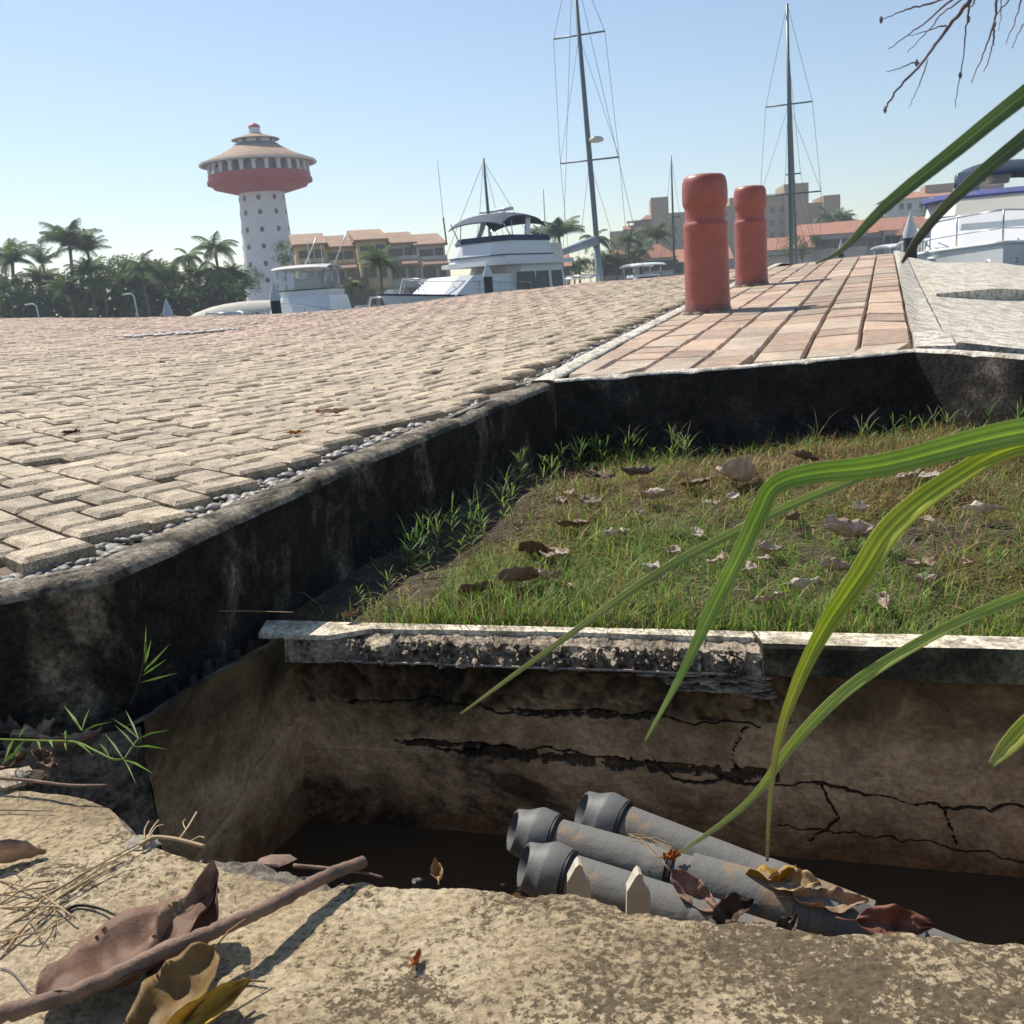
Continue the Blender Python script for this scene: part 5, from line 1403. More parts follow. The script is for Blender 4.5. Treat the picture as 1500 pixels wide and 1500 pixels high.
# yellow stepped apartments
YA = 118; pa = at(441, 440, YA); pb_ = at(662, 425, YA+4)
ca = empty('apartment_building', (pa.x, YA, ZG), math.atan2(4, pb_.x-pa.x), 'yellow stepped apartment block with faded tiled roofs and dark windows behind the boats', 'building')
W2 = (pb_-pa).xy.length; un = W2/5
heights = [at(470, 350, YA).z-ZG-1.2, at(520, 352, YA+2).z-ZG-1.3, at(565, 350, YA+5).z-ZG-.9, at(615, 353, YA+7).z-ZG-1.0, at(640, 370, YA+9).z-ZG]
mats_ = [M['yellow'], M['yellow'], M['yellow'], M['cream'], M['cream']]
offy = [0, 1.6, -.6, .8, 0]
for k in range(5):
    x0, x1 = k*un, (k+1)*un-.01; Hk = heights[k]+.9; dy = offy[k]
    wallbox(ca, x0, x1, dy, 7.5, 0, Hk*.68, mats_[k])
    wallbox(ca, x0+.02, x1-.02, dy+2.2, 7.5, Hk*.68, Hk, mats_[k])
    gable(ca, x0, x1, dy+1.9, 7.5, Hk, 1.5, M['oldtile'], 'mono', .25)
    gable(ca, x0+.3, x1-.3, dy-.9, dy, Hk*.66, .5, M['oldtile'], 'mono', .05, 'awning_roof')
    wallbox(ca, x0+.1, x1-.1, dy-1.0, dy-.9, Hk*.30, Hk*.30+.9, mats_[k], 'balcony')
    wallbox(ca, x0+.2, x1-.2, dy+.1, dy+.2, Hk*.68, Hk*.68+.8, mats_[k], 'terrace_parapet')
    for j, (fx, fz, w_, h_) in enumerate(((.28, .15, .9, 1.6), (.72, .15, .9, 1.6), (.3, .50, 1.5, 1.2), (.74, .50, .8, 1.3))):
        window(ca, x0+fx*un, dy-.01, Hk*fz+.2, w_, h_)
    window(ca, x0+.35*un, dy+2.19, Hk*.83, 1.6, 1.2); window(ca, x0+.78*un, dy+2.19, Hk*.83, 1.0, 1.4)
wallbox(ca, 0, 2.0*un, -4, -1.1, 0, 2.6, M['glass'], 'shop_front')
wallbox(ca, -.3, 2.1*un, -4.4, -1.1, 2.6, 3.6, M['stick'], 'shop_canopy')
# tan hotel
YT = 280
def hotel():
    c = at(895, 385, YT); e = empty('hotel', (c.x, YT, ZG), -.12, 'large tan stepped hotel block with square towers behind the bollards', 'building')
    k = YT/1500*1.02
    def X(px): return (px-895)*k
    def Z(px, py): return at(px, py, YT).z-ZG
    parts = [(895, 930, 338, 0, 'w'), (930, 955, 322, 1, 'w'), (953, 977, 290, -1, ''), (977, 1005, 312, 0, 'w'), (1005, 1060, 305, .5, 'w'), (1060, 1118, 290, .3, ''), (1110, 1136, 287, 0, 'w'), (1132, 1164, 273, -1, ''), (1164, 1186, 300, 1, ''), (1184, 1206, 290, -.5, '')]
    for x0, x1, py, dy, ww in parts:
        H = Z((x0+x1)/2, py); wallbox(e, X(x0), X(x1)-.02, dy, 16+dy, 0, H, M['tan'])
        if ww:
            nfl = int(H/3.1); nb = max(2, int((X(x1)-X(x0))/2.6))
            for f in range(2, nfl):
                for b in range(nb):
                    window(e, lerp(X(x0), X(x1), (b+.5)/nb), dy-.02, f*3.1+1.4, 1.2, 1.5)
    gable(e, X(940), X(956), -1, 3, Z(948, 322), 1.2, M['tile'], 'hip', .4)
    gable(e, X(915), X(938), -2.5, 0, Z(925, 336), 1.0, M['tile'], 'mono', .3)
    g = MB()
    for px in (922, 930, 938): g.box((X(px), .6, Z(930, 338)+1.2), (.3, .3, 2.4))
    g.box((X(930), .6, Z(930, 325)), (X(940)-X(918), 4, .3)); g.build('roof_terrace', M['mast'], e)
hotel()
# white hotel at right
YH = 260
c = at(1300, 380, YH); e = empty('white_hotel', (c.x, YH, ZG), -.25, 'pale blue-white hotel wing with an orange tiled roof beside the right yacht', 'building'); k = YH/1500*1.03
def X3(px): return (px-1300)*k
H = at(1345, 290, YH).z-ZG
wallbox(e, X3(1296), X3(1450), 0, 14, 0, H, M['white_st']); gable(e, X3(1296), X3(1450), 0, 14, H, 1.8, M['tile'], 'hip', .8)
wallbox(e, X3(1350), X3(1450), 3, 12, H+.9, at(1370, 270, YH).z-ZG, M['tan'], 'roof_block')
for f in range(5):
    for b in range(11): window(e, X3(1302)+b*2.3+(.5 if b % 2 else 0), -.01, H-1.8-f*3.2, 1.0, 1.4)
# long low white building with red roof, and its neighbours
def house(px0, px1, py_roof, py_base, Y, rz, label, matx, roofm, nwin=4, depth=8, rh=2.2, ax='x', dy=0, group=None, floors=2):
    c = at(px0, py_base, Y); k = Y/1500*1.03; W_h = (px1-px0)*k
    e = empty('house', (c.x, Y, ZG), rz, label, 'house', group)
    Hr = at((px0+px1)/2, py_roof, Y).z-ZG; H = max(2, Hr-rh)
    wallbox(e, 0, W_h, 0, depth, 0, H, matx); gable(e, 0, W_h, 0, depth, H, rh, roofm, ax, .6)
    g = MB(); g.box((W_h/2, -.5, H-.9), (W_h-.4, .9, .16)); g.build('eave_shade_beam', M['stick'], e)
    for f in range(floors):
        for b in range(nwin): window(e, W_h*(b+.5)/nwin, -.01, H*(.25+.5*f), 1.1, 1.3)
    return e
house(1182, 1262, 324, 366, 172, -.10, 'long low white house with an orange tiled roof right of the green mast', M['cream'], M['tile'], 8, 9, 2.0)
house(1235, 1300, 320, 362, 178, -.10, 'middle section of the long red roofed row, behind the first section', M['white_st'], M['tile'], 6, 9, 2.4)
house(1295, 1345, 316, 360, 176, -.05, 'right section of the red roofed row next to the white capped piling', M['white_st'], M['tile'], 5, 9, 2.2)
house(1355, 1430, 312, 358, 165, .05, 'red roofed house just left of the right yacht', M['white_st'], M['tile'], 5, 9, 2.6)
house(1120, 1184, 346, 372, 168, -.05, 'low orange roof between the second bollard and the long white house', M['cream'], M['tile'], 5, 8, 2.0, floors=1)
house(884, 925, 365, 398, 140, -.15, 'small white house with a red hip roof behind the raked mast', M['cream'], M['tile'], 4, 8, 1.8, 'hip')
house(942, 985, 357, 398, 138, -.1, 'white house with an orange roof just left of the nearer bollard', M['white_st'], M['tile'], 4, 8, 1.8, 'hip')
house(985, 1062, 362, 396, 142, -.1, 'red roofed house mostly hidden behind the nearer bollard', M['white_st'], M['tile'], 5, 8, 1.8)
house(806, 830, 372, 402, 126, .0, 'low house with a red roof beside the stern of the big motor yacht', M['tan'], M['tile'], 3, 8, 1.5)
house(318, 350, 408, 446, 128, .1, 'small pale house glimpsed between palms left of the tower foot', M['cream'], M['oldtile'], 3, 6, 1.2, 'hip')
# ---------------------------------------------------------------- boats
def boat(name, px, py_unused, Y, heading, label, cat='boat', group=None, stern_px=None):
    c = at(px, 400, Y); e = empty(name, (c.x, Y, ZW), heading, label, cat, group); return e
def hull(par, L, B, hb, hs, matx, rake=.12, name='hull', stripe=None, flare=1.0, n=28):
    g = MB()
    def sec(t):    # t 0 stern .. 1 bow
        hb_ = B/2*(1-max(0, (t-.45)/.55)**2.3)*(.93+.07*min(1, t*4)); sh = lerp(hs, hb, t**1.6); x = -L/2+L*t
        bx = x+rake*L*max(0, (t-.6)/.4)**1.5*0
        wl = hb_*(.86-.25*t)
        return x, hb_, wl, sh
    rows = []
    for i in range(n+1):
        t = i/n; x, w_, wl, sh = sec(t); rk_ = rake*L*t**3
        row = []
        for s_, zz in ((0, -.35), (.55, -.2), (1, .25), (None, .6), (None, .85), ('d', 1.0)):
            if s_ == 'd': row.append((x+rk_, w_, sh))
            elif s_ is None: f = zz; row.append((x+rk_*f, lerp(wl, w_, f**1.3), .25+(sh-.25)*f))
            else: row.append((x, wl*s_, zz if s_ < 1 else .22))
        rows.append([(a, -b, c_) for a, b, c_ in reversed(row)]+row[1:])
    m_ = len(rows[0]); vs = [p for r_ in rows for p in r_]
    fs = [(i*m_+j, (i+1)*m_+j, (i+1)*m_+j+1, i*m_+j+1) for i in range(n) for j in range(m_-1)]
    fs += [tuple(range(m_))]
    g.add(vs, fs); o = g.build(name, matx, par, smooth=45)
    g = MB(); dk = [(rows[i][0], rows[i][-1]) for i in range(n+1)]
    vs = []; fs = []
    for a, b in dk: vs += [(a[0], a[1]*.96, a[2]-.06), (b[0], b[1]*.96, b[2]-.06)]
    for i in range(n): fs.append((2*i, 2*i+2, 2*i+3, 2*i+1))
    g.add(vs, fs); g.build('deck', M['gel2'], par)
    g = MB()
    for sd in (0, -1): g.tube([(r_[sd][0], r_[sd][1]*1.0, r_[sd][2]) for r_ in rows], .045, 6)
    g.build('rub_rail', stripe or M['gel'], par, smooth='all')
    return lambda t: sec(t)
def cab(par, x0, x1, wb, z0, z1, matx, f=.35, a=.1, wt=.9, name='cabin', bow=1.0, n=1):
    # f: how far the top front leans back, a: same at the rear; front rounded by bow
    w_ = wb/2; t_ = w_*wt; h_ = (z1-z0)
    bot = [(x0, -w_, z0), (x1-.35*bow, -w_, z0), (x1, -w_*.6, z0), (x1, w_*.6, z0), (x1-.35*bow, w_, z0), (x0, w_, z0)]
    top = [(x0+a*h_, -t_, z1), (x1-.35*bow-f*h_, -t_, z1), (x1-f*h_, -t_*.6, z1), (x1-f*h_, t_*.6, z1), (x1-.35*bow-f*h_, t_, z1), (x0+a*h_, t_, z1)]
    g = MB(); g.hexa([Vector(p) for p in bot], [Vector(p) for p in top]); return g.build(name, matx, par)
def pane(par, pts, matx=None, name='window', th=.03, out=None):
    P_ = [Vector(p) for p in pts]; n_ = (P_[1]-P_[0]).cross(P_[2]-P_[0]).normalized()
    if out is not None and n_.dot(Vector(out)) < 0: n_ = -n_
    g = MB(); g.hexa([p-n_*.02 for p in P_], [p+n_*th for p in P_]); return g.build(name, matx or M['glass'], par)
def tubes(par, lst, name, matx, rad=.025, n=6):
    for l_ in lst:
        g = MB(); g.tube(l_, rad, n); o = g.build(name, matx, par, smooth='all')
    return o
def canopy(par, x0, x1, w_, z, sag, matx, drop=.25, name='bimini'):
    rows = []
    for i in range(13):
        t = i/12; row = []
        for j in range(11):
            v = (j/10-.5)*2; row.append(Vector((lerp(x0, x1, t), v*w_/2, z+sag*(1-(2*t-1)**2)-drop*abs(v)**3-drop*abs(2*t-1)**5)))
        rows.append(row)
    g = MB(); g.sheet(rows, (0, 0, .05)); return g.build(name, matx, par, smooth=50)
# 1. big flybridge motor yacht (bow to the left, towards the camera)
PB, PS = at(592, 435, 43), at(826, 412, 52)
v_ = (PB-PS).xy; L1 = v_.length; hd = math.atan2(v_.y, v_.x)
y1 = empty('motor_yacht', ((PB.x+PS.x)/2, (PB.y+PS.y)/2, ZW), hd, 'white flybridge motor yacht with a navy bimini and bow pointing left', 'yacht')
hull(y1, L1, 5.0, 2.75, 1.9, M['gel'], stripe=M['navy'])
s1 = L1/11.5*.82; y1.scale = (1, .82, .93); SX = .45
cab(y1, -.5*s1, 6.0*s1, 3.5, 2.2, 3.35, M['gel'], f=1.6, name='trunk_cabin')
cab(y1, -4.6*s1, 1.3*s1, 3.9, 1.6, 3.75, M['gel'], f=.55, wt=.92)
cab(y1, -.2*s1, 1.55*s1, 3.2, 2.7, 3.45, M['beige_canvas'], f=1.1, wt=.85, name='windshield_cover')
wy = lambda z: 1.95*(1-.08*(z-1.6)/2.15)+.0
for sg in (-1, 1):
    for x0, x1, sl in ((-1.6, -.1, .35), (-2.9, -1.8, .35), (-4.2, -3.2, 0)):
        pane(y1, [(x0*s1, sg*(wy(2.35)), 2.35), ((x1+sl)*s1, sg*wy(2.35), 2.35), (x1*s1, sg*wy(3.4), 3.4), (x0*s1, sg*wy(3.4), 3.4)], out=(0, sg, 0))
    pane(y1, [(.4*s1, sg*1.5, 2.1), (2.0*s1, sg*1.5, 2.1), (1.6*s1, sg*1.44, 2.5), (.4*s1, sg*1.44, 2.5)], out=(0, sg, 0))
cab(y1, -4.9*s1, 1.9*s1, 4.5, 3.75, 3.95, M['gel'], f=0, a=0, wt=1, name='flybridge_floor')
cab(y1, -3.2*s1, 1.6*s1, 4.0, 3.95, 4.85, M['gel'], f=.6, wt=.96, name='flybridge_coaming')
cab(y1, -3.22*s1, 1.62*s1-.05, 4.06, 4.18, 4.23, M['navy'], f=.6, wt=1, name='stripe')
cab(y1, -3.15*s1, 1.02*s1, 3.92, 4.852, 5.12, M['navy'], f=.5, wt=.94, name='coaming_cover')
cab(y1, -4.8*s1, -3.3*s1, 3.2, 3.95, 4.75, M['gel2'], f=0, a=0, name='dinghy_rack', wt=.95)
canopy(y1, -2.9*s1, 1.1*s1, 3.7, 6.0, .25, M['navy'], .22)
for sg in (-1, 1):
    g = MB(); g.hexa([Vector(p) for p in ((-.9*s1-.35, sg*1.85, 4.85), (-.9*s1, sg*1.85, 4.85), (-.9*s1, sg*1.78, 4.85), (-.9*s1-.35, sg*1.78, 4.85))], [Vector(p) for p in ((-1.5*s1-.3, sg*1.6, 6.0), (-1.5*s1, sg*1.6, 6.0), (-1.5*s1, sg*1.5, 6.0), (-1.5*s1-.3, sg*1.5, 6.0))]); g.build('radar_arch', M['gel'], y1)
    tubes(y1, [[(1.0*s1, sg*1.75, 5.85), (.2*s1, sg*1.85, 4.9)], [(.1*s1, sg*1.75, 6.0), (.2*s1, sg*1.85, 4.9)], [(-2.8*s1, sg*1.75, 5.85), (-2.2*s1, sg*1.85, 4.9)]], 'bimini_frame', M['chrome'], .03)
tubes(y1, [[(-1.6*s1, .0, 6.2), (-1.6*s1, 0, 6.35)], [(-1.6*s1, -.6, 6.45), (-1.6*s1, .6, 6.45)]], 'radar', M['gel'], .09)
tubes(y1, [[(1.4*s1, -1.8, 4.9), (1.45*s1, -1.85, 6.2)]], 'antenna', M['black'], .04); tubes(y1, [[(1.45*s1, -1.85, 6.2), (1.5*s1, -1.9, 8.8)]], 'antenna', M['gel'], .018)
tubes(y1, [[(-3.2*s1, 1.6, 5), (-3.2*s1, 1.6, 7.3)]], 'antenna', M['gel'], .03)
g = MB(); pr_ = []
for t in [i/10 for i in range(11)]:
    x = lerp(-1*s1, 5.9*s1, t); pr_.append((x, 2.0*(1-max(0, (t-.35)/.65)**2.2), 2.85+.35*t))
for sg in (-1, 1):
    g.tube([(x, y*sg, z) for x, y, z in pr_], .022, 5); g.tube([(x, y*sg, z-.35) for x, y, z in pr_], .014, 5)
    for x, y, z in pr_[::2]: g.tube([(x, y*sg, z), (x, y*sg, z-.95)], .018, 5)
g.build('bow_rail', M['chrome'], y1, smooth='all')
g = MB(); g.box((3.1*s1, 0, 2.75), (.9, 1.3, .5)); g.build('deck_locker', M['gel2'], y1)
for k in (-.35, .35):
    g = MB(); g.box((-5.2*s1, 1.2+k, 2.0), (.6, .55, .55)); g.build('storage_box', M['gel'], y1)
tubes(y1, [[(2.2*s1, 1.1, 2.5), (1.9*s1, 1.2, 3.2), (1.4*s1, 1.2, 3.2)]], 'ladder', M['chrome'], .03)
# 2. sport fishing boat with clear enclosure
PB, PS = at(405, 455, 34), at(492, 452, 42.5)
v_ = (PB-PS).xy; L2 = v_.length*1.0; hd = math.atan2(v_.y, v_.x)
y2 = empty('fishing_boat', ((PB.x+PS.x)/2, (PB.y+PS.y)/2, ZW), hd, 'white sport fishing boat with clear vinyl flybridge curtains and raised outriggers', 'boat')
y2.scale = (.78, .78, .87)
hull(y2, L2+1.5, 3.5, 2.0, 1.4, M['gel'])
cab(y2, -2.9, 3.0, 3.4, 1.3, 3.05, M['gel'], f=.85, wt=.74, name='cabin')
for sg in (-1, 1):
    pane(y2, [(-.9, sg*1.585, 1.75), (1.7, sg*1.585, 1.75), (1.1, sg*1.445, 2.3), (-.7, sg*1.445, 2.3)], out=(0, sg, .1))
cab(y2, -2.1, 1.2, 2.55, 3.05, 3.30, M['gel'], f=.0, a=0, wt=1.02, name='flybridge_coaming'); 
cab(y2, -2.12, 1.23, 2.6, 3.28, 3.33, M['green_mast'], f=0, a=0, wt=1, name='stripe')
cab(y2, -1.9, 1.1, 2.35, 3.33, 4.18, M['vinyl'], f=.35, wt=.95, name='clear_curtain')
cab(y2, -.6, .6, 1.2, 3.33, 3.8, M['beige_canvas'], f=.3, name='console_cover')
canopy(y2, -2.1, 1.2, 2.6, 4.25, .10, M['gel2'], .05, 'hardtop')
tubes(y2, [[(x, sg*1.1, 3.3), (x-.15, sg*1.1, 4.2)] for x in (1.0, -.4, -1.9) for sg in (-1, 1)], 'top_frame', M['chrome'], .03)
c_in = Matrix.Rotation(-hd, 3, 'Z')
def loc(par, px, py, Y):
    return c_in @ (at(px, py, Y)-Vector(par.location))
for (a, b), nm in ((((434,385),(468,315)), 'outrigger'), (((489,388),(525,305)), 'outrigger'), (((455,384),(449,322)), 'antenna'), (((481,384),(475,331)), 'antenna'), (((466,384),(458,370)), 'rod')):
    tubes(y2, [[loc(y2, *a, 38), loc(y2, *b, 38)]], nm, M['gel'], .028 if nm == 'outrigger' else .014)
g = MB(); q = loc(y2, 441, 383, 38); g.box(q, (.5, .4, .25)); g.build('searchlight', M['gel'], y2)
g = MB(); 
for sg in (-1, 1): g.tube([(.5, sg*1.4, 2.4), (2.5, sg*1.45, 2.5), (4.0, sg*.8, 2.7), (4.9, 0, 2.8)], .022, 5)
for x, y in ((2.5, 1.45), (4.0, .8), (2.5, -1.45), (4.0, -.8)): g.tube([(x, y, 2.6), (x, y, 1.7)], .018, 5)
g.build('bow_rail', M['chrome'], y2, smooth='all')
# 3. right hand yacht, bow towards the camera
PB, PS = at(1468, 400, 23), at(1462, 400, 36)
v_ = (PB-PS).xy; L3 = v_.length; hd = math.atan2(v_.y, v_.x); c_in3 = Matrix.Rotation(-hd, 3, 'Z')
y3 = empty('motor_yacht', ((PB.x+PS.x)/2, (PB.y+PS.y)/2, ZW), hd, 'white motor yacht with navy bimini and blue awning, bow towards the sidewalk at the right', 'yacht')
hull(y3, L3, 4.6, 2.62, 2.45, M['gel'], rake=.03, stripe=M['gel'])
cab(y3, -1.5, 4.6, 3.4, 2.4, 3.05, M['gel'], f=2.6, wt=.8, name='foredeck')
cab(y3, -5.5, 2.0, 4.0, 2.2, 3.55, M['gel'], f=1.3, wt=.86, name='cabin')
pane(y3, [(2.0-.25-.26, -1.1, 2.55), (2.0-.25-.26, 1.1, 2.55), (.62, 1.0, 3.25), (.62, -1.0, 3.25)], M['grey_canvas'], 'windshield', .05, (1, 0, 1))
for sg in (-1, 1): pane(y3, [(-3.5, sg*1.93, 2.55), (.3, sg*1.93, 2.55), (-.5, sg*1.84, 3.1), (-3.3, sg*1.84, 3.1)], out=(0, sg, .1))
cab(y3, -5.2, .2, 4.0, 3.55, 4.15, M['gel2'], f=.9, wt=.95, name='flybridge_coaming')
canopy(y3, -2.2, -.2, 4.2, 4.2, .05, M['blue_canvas'], .12, 'blue_awning')
canopy(y3, -4.0, -2.0, 2.6, 5.05, .10, M['navy'], .3)
for sg in (-1, 1):
    tubes(y3, [[(-2.05, sg*1.2, 4.8), (-2.8, sg*1.4, 4.15)], [(-3.95, sg*1.2, 4.8), (-3.2, sg*1.4, 4.15)]], 'bimini_frame', M['chrome'], .025)
g = MB(); g.lathe([(.30, 0), (.36, .25), (.33, .5), (.2, .66), (.02, .72)], 16); o = g.build('satellite_dome', M['gel2'], y3, smooth='all'); o.location = (-3.0, -.1, 4.5)
g = MB(); g.box((-2.2, -.9, 4.5), (.5, .6, .7)); g.build('helm_seat', M['grey_canvas'], y3)
g = MB(); pr_ = []
for t in [i/12 for i in range(13)]:
    x = lerp(-2, 6.4, t); pr_.append((x, 2.15*(1-max(0, (t-.3)/.7)**2.3), 3.1+.25*t))
for sg in (-1, 1):
    g.tube([(x, y*sg, z) for x, y, z in pr_], .022, 5); g.tube([(x, y*sg, z-.4) for x, y, z in pr_], .014, 5)
    for x, y, z in pr_[::2]: g.tube([(x, y*sg, z), (x-.1, y*sg, z-.9)], .02, 5)
g.build('bow_rail', M['chrome'], y3, smooth='all')
g = MB(); g.tube([(6.6, 0, 2.6), (7.0, 0, 2.5), (7.05, 0, 2.2)], .06, 8); g.tube([(7.05, -.3, 2.25), (7.1, 0, 2.1), (7.05, .3, 2.25)], .05, 6); g.build('anchor', M['chrome'], y3, smooth='all')
g = MB(); g.lathe([(.02, -.3), (.2, -.2), (.26, 0), (.2, .2), (.06, .3), (.03, .4)], 16); o = g.build('fender', M['black'], y3, smooth='all'); o.location = (6.0, .9, 1.9)
for x, y in ((4.2, -1), (3.0, -1)):
    sx_, w_, wl, sh = 0, 0, 0, 0
    t = (x+L3/2)/L3; hb_ = 4.6/2*(1-max(0, (t-.45)/.55)**2.3); wl = hb_*(.86-.25*t); f = .62
    f = .8; yy = lerp(wl, hb_, f**1.3); zp = .25+(lerp(2.45, 2.62, t**1.6)-.25)*f
    g = MB(); g.lathe([(.11, -.03), (.11, .006), (.05, .008)], 14)
    for sg in (-1, 1):
        o = g.build('porthole', M['black'], y3); nn_ = Vector((.5, sg, -.25)).normalized(); o.location = (x, sg*yy, zp); o.rotation_euler = nn_.to_track_quat('Z', 'Y').to_euler(); o.scale = (1, 1, 1)
tubes(y3, [[(6.2, .3, 2.7), (6.6, 1.4, 1.6), (7.5, 3.4, .9)]], 'mooring_line', M['rope'], .02)
# neighbour yacht, right edge; shade on a hull side is painted as dark blue
PB, PS = at(1600, 400, 24), at(1640, 400, 36); v_ = (PB-PS).xy; hd = math.atan2(v_.y, v_.x)
y4 = empty('motor_yacht', ((PB.x+PS.x)/2+.9, (PB.y+PS.y)/2, ZW), hd, 'yacht at the right edge, partly behind the white one, hull shade painted in as dark blue', 'yacht')
hull(y4, v_.length, 4.4, 2.4, 2.0, M['blue_canvas']); cab(y4, -4, 2.5, 3.6, 2.1, 3.4, M['gel'], f=1.3, wt=.85)
cab(y4, -4, .2, 3.4, 3.4, 4.0, M['gel2'], f=.9, name='flybridge_coaming'); canopy(y4, -4, 0, 3.6, 5.0, .1, M['blue_canvas'])
# small boats
def small_boat(px, Y, L, hd, label, kind, hm=None, group=None):
    c = at(px, 400, Y); e = empty('small_boat', (c.x, Y, ZW), hd, label, 'boat', group)
    hull(e, L, L*.34, 1.25, .9, hm or M['gel'])
    if kind in ('cruiser', 'cabin'):
        cab(e, -L*.2, L*.32, L*.26, .95, 1.55, M['gel'], f=1.8, wt=.85, name='foredeck')
        cab(e, -L*.22, L*.14, L*.28, 1.1, 2.2 if kind == 'cabin' else 1.9, M['gel'], f=.8, wt=.85)
        h_ = 2.2 if kind == 'cabin' else 1.9
        for sg in (-1, 1): pane(e, [(-L*.18, sg*L*.136, 1.5), (L*.06, sg*L*.136, 1.5), (L*.0, sg*L*.126, h_-.15), (-L*.17, sg*L*.126, h_-.15)], out=(0, sg, 0))
        pane(e, [(L*.14-.31, -L*.1, 1.5), (L*.14-.31, L*.1, 1.5), (L*.14-.8*(h_-1.25), L*.09, h_-.15), (L*.14-.8*(h_-1.25), -L*.09, h_-.15)], None, 'windshield', .04, (1, 0, 1))
        if kind == 'cabin': canopy(e, -L*.3, L*.06, L*.3, 2.75, .06, M['gel'], .05, 'hardtop'); tubes(e, [[(x, sg*L*.12, 2.1), (x, sg*L*.12, 2.75)] for x in (-L*.28, 0) for sg in (-1, 1)], 'top_frame', M['chrome'], .03)
    if kind == 'console':
        cab(e, -L*.05, L*.1, L*.14, .8, 1.7, M['gel'], f=.3, name='console'); tubes(e, [[(-L*.25, -L*.13, 1.0), (-L*.3, -L*.13, 2.2), (-L*.3, L*.13, 2.2), (-L*.25, L*.13, 1.0)], [(L*.02, -L*.13, 1.0), (-L*.05, -L*.13, 2.3), (-L*.05, L*.13, 2.3), (L*.02, L*.13, 1.0)], [(-L*.3, -L*.13, 2.2), (-L*.05, -L*.13, 2.3)], [(-L*.3, L*.13, 2.2), (-L*.05, L*.13, 2.3)]], 'arch_frame', M['chrome'], .04)
        cab(e, -L*.02, L*.1, L*.2, 1.7, 1.95, M['vinyl'], f=.8, name='windshield')
    if kind == 'covered':
        canopy(e, -L*.48, L*.5, L*.33, 1.55, .45, M['beige_canvas'], .5, 'cover')
    if kind in ('console', 'cabin', 'cruiser'):
        g = MB(); g.hexa([Vector(p) for p in ((-L*.5-.45, -.2, .8), (-L*.5, -.2, .8), (-L*.5, .2, .8), (-L*.5-.45, .2, .8))], [Vector(p) for p in ((-L*.5-.5, -.16, 1.55), (-L*.5-.05, -.16, 1.5), (-L*.5-.05, .16, 1.5), (-L*.5-.5, .16, 1.55))]); g.box((-L*.5-.2, 0, .4), (.2, .14, .9)); g.build('outboard', M['black'], e)
    return e
small_boat(362, 46, 7.5, R(20), 'boat under a pale cover lying left of the fishing boat, below the tower', 'covered').scale = (1, 1, 1.35)
small_boat(300, 44, 6.0, R(165), 'low white skiff hull just showing over the road right of the left piling', 'console').scale = (1, 1, 1.0)
e = small_boat(855, 55, 6.2, R(70), 'cream console boat with an arch frame and black outboard, right of the motor yacht', 'console', M['gel2']); e.scale = (1.1, 1.1, 1.25)
e = small_boat(912, 66, 6.5, R(200), 'low white runabout between the console boat and the cabin cruiser', 'cruiser')
e = small_boat(948, 72, 7.0, R(-80), 'white cabin cruiser with a hardtop, bow on, left of the nearer bollard', 'cabin'); e.scale = (1.15, 1.15, 1.3)
e = small_boat(980, 76, 7.5, R(190), 'white boat half hidden at the left side of the nearer bollard', 'cruiser')
e = small_boat(1132, 70, 9, R(175), 'grey-blue hulled boat right of the farther bollard', 'cruiser', M['grey_canvas']); e.scale = (1, 1, 1.3)
for px, Y, hd_, lab in ((1190, 90, R(170), 'small white boat just right of the green mast'), (1215, 96, R(185), 'white runabout moored second to the right of the green mast'), (1262, 100, R(20), 'white motor boat in front of the long red roofed row'), (1285, 104, R(160), 'grey topped boat left of the white capped piling by the right yacht'), (1320, 60, R(-80), 'white cabin boat directly behind the crest, left of the large capped piling'), (1355, 52, R(-95), 'dark outboard boat between the large capped piling and the right yacht')):
    e = small_boat(px, Y, 6.0 if Y < 80 else 7.5, hd_, lab, 'cabin' if Y < 80 else 'cruiser'); e.scale = (1, 1, 1.45 if Y > 80 else 1.25)
e = small_boat(530, 60, 7.5, R(185), 'white open boat between the fishing boat and the motor yacht', 'console'); e.scale = (1, 1, 1.1)
e = small_boat(580, 62, 8, R(190), 'white boat with tubular frame behind the bow of the big motor yacht', 'console'); e.scale = (1.1, 1.1, 1.5)
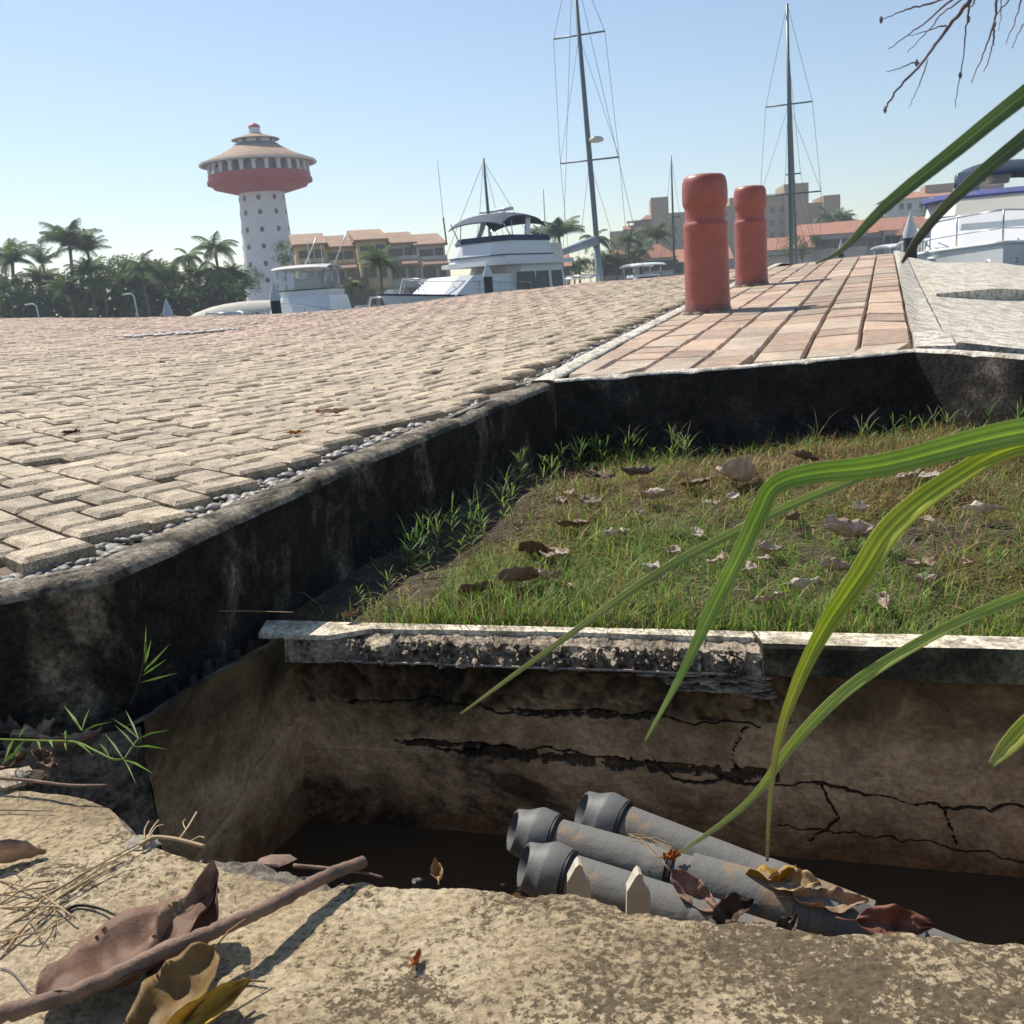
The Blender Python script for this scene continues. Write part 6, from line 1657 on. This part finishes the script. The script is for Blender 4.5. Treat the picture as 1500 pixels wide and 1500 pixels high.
# 4. sailboats: hull, mast, spreaders, rigging
def sailboat(px_b, px_t, py_t, Y, label, mastm, spr, rr, boom=None, hullx=0, heading=R(70), raise_=0, radar=None, L=13):
    b = at(px_b, 400, Y); b.z = ZW; d = ray(px_t, py_t); topz = (d*(Y/d.y))
    e = empty('sailboat', b, 0, label, 'sailboat')
    hg = empty('hull_root', (0, 0, 0), heading); 
    # hull geometry is built directly under the boat
    C.objects.unlink(hg); bpy.data.objects.remove(hg)
    g_before = set(bpy.data.objects)
    hull(e, L, 3.8, 1.5, 1.1, M['gel']); cab(e, -L*.2, L*.22, 2.2, 1.1, 1.6, M['gel'], f=1.4, wt=.85)
    for o in set(bpy.data.objects)-g_before: o.rotation_euler = (0, 0, heading)
    T = topz-b
    g = MB(); g.tube([Vector((0, 0, 1)), T*.5+Vector((0, 0, .5)), T], [rr, rr*.95, rr*.6], 12); g.build('mast', mastm, e, smooth='all')
    al = Vector((math.cos(.35), -math.sin(.35), 0)); tips = []
    for f, w_ in spr:
        c = T*f; g = MB(); l_, r_ = c-al*w_, c+al*w_; tips.append((l_, r_))
        g.tube([l_, c, r_], .05, 6); g.build('spreader', mastm, e, smooth='all')
    g = MB(); base_l, base_r = Vector((-1.7, .5, 1.3)), Vector((1.7, -.5, 1.3))
    for sgn in (0, 1):
        q = (base_l, base_r)[sgn]; line = [q]+[t_[sgn] for t_ in tips]+[T]
        for a, bb in zip(line, line[1:]): g.tube([a, bb], .016, 4)
        g.tube([q, T*(spr[0][0])], .014, 4)
        if len(spr) > 1: g.tube([tips[0][sgn], T*spr[1][0]], .014, 4)
    fx = Vector((math.cos(heading), math.sin(heading), 0)); 
    g.tube([T*.985, fx*(L*.5)+Vector((0, 0, 1.6))], .016, 4); g.tube([T*.985, -fx*(L*.5)+Vector((0, 0, 1.2))], .016, 4)
    g.build('rigging', M['rope'], e)
    if boom:
        a = Vector((0, 0, 1))+T*.08; bb = c_world(e, boom, Y-1)
        g = MB(); g.tube([T*((bb.z+.6)/T.z), bb], [.30, .2], 10); g.build('boom_cover', M['grey_canvas'], e, smooth='all')
        g = MB(); g.tube([Vector((0, 0, 1))+T*.02, T*.22], [rr*1.7, rr*1.1], 12); g.build('mast_boot', M['grey_canvas'], e, smooth='all')
    if radar:
        c = T*radar; g = MB(); g.lathe([(.25, 0), (.42, .06), (.42, .2), (.3, .3)], 14); o = g.build('radar_dome', M['gel2'], e, smooth='all'); o.location = c+Vector((.45, -.3, 0))
    return e
def c_world(e, pxy, Y): return at(*pxy, Y)-Vector(e.location)
sailboat(880, 838, -70, 62, 'sailboat whose thick raked grey mast rises out of the top of the picture', M['mast'], [(.46, 1.75), (.79, 1.5)], .16, boom=(822, 370), radar=.505, heading=R(108))
sailboat(1160, 1153, 5, 72, 'sailboat with a tall dark green mast right of the farther bollard', M['green_mast'], [(.385, 2.0), (.68, 1.5)], .14, radar=None, heading=R(75))
e = sailboat(1168, 1156, 90, 74, 'sailboat with a pale mast standing close beside the dark green one', M['mast'], [(.55, .5)], .10, heading=R(75), L=11)
sailboat(988, 983, 228, 92, 'small distant sailboat with a thin mast left of the nearer bollard', M['green_mast'], [(.6, .6)], .10, heading=R(80), L=9)
sailboat(724, 708, 232, 60, 'sailboat hidden behind the motor yacht, its dark mast above the bimini', M['mast'], [(.7, .5)], .11, heading=R(20), L=9)
# ---------------------------------------------------------------- pilings
def piling(px, pytop, Y, r_, label, cone=.6):
    t = at(px, pytop, Y); e = empty('piling', (t.x, Y, ZW-.2), 0, label, 'piling', 'capped mooring pilings'); H = t.z-ZW+.2
    g = MB(); g.lathe([(r_, 0), (r_, H-cone)], 20); g.build('post', M['pile'], e, smooth=40)
    g = MB(); g.lathe([(r_*1.06, H-cone), (r_*1.06, H-cone*.8), (r_*.1, H-.02), (.01, H)], 20); g.build('cap', M['pilecap'], e, smooth=50)
piling(400, 412, 33, .16, 'dark mooring piling with a grey cone cap in front of the fishing boat')
piling(713, 384, 37, .16, 'dark mooring piling with a white cone cap in front of the big motor yacht', .5)
piling(243, 437, 36, .16, 'short visible piling with a blue-white cone cap in front of the palms at the left')
piling(1334, 310, 27, .17, 'largest capped piling, between the sidewalk end and the right yacht', .65)
piling(1232, 350, 60, .16, 'distant white capped piling left of the largest one', .8)
# lamp posts on the far left walkway
for px, py, lab in ((50, 445, 'thin bent grey lamp post in front of the palms at the far left'), (193, 430, 'thin grey lamp post right of the tallest palms')):
    a = at(px, py, 90); g = MB(); g.tube([(a.x+.4, 90, ZG-1.5), (a.x+.15, 90, a.z-.2), (a.x-.1, 90, a.z), (a.x-.8, 90, a.z-.05)], .07, 6)
    tag(g.build('lamp_post', M['gel'], smooth='all'), lab, 'lamp post')

# ---------------------------------------------------------------- haze over the marina
g = MB(); g.box((0, 180, 23), (900, 420, 56))
hz_ = g.build('haze', None)
mt = bpy.data.materials.new('haze_air'); mt.use_nodes = True; t = mt.node_tree
for n_ in list(t.nodes):
    if n_.type == 'BSDF_PRINCIPLED': t.nodes.remove(n_)
pv = t.nodes.new('ShaderNodeVolumePrincipled'); pv.inputs['Color'].default_value = (.78, .89, 1, 1); pv.inputs['Density'].default_value = .0007
pv.inputs['Anisotropy'].default_value = .3
t.links.new(pv.outputs[0], t.nodes['Material Output'].inputs['Volume'])
hz_.data.materials.append(mt); tag(hz_, kind='stuff')
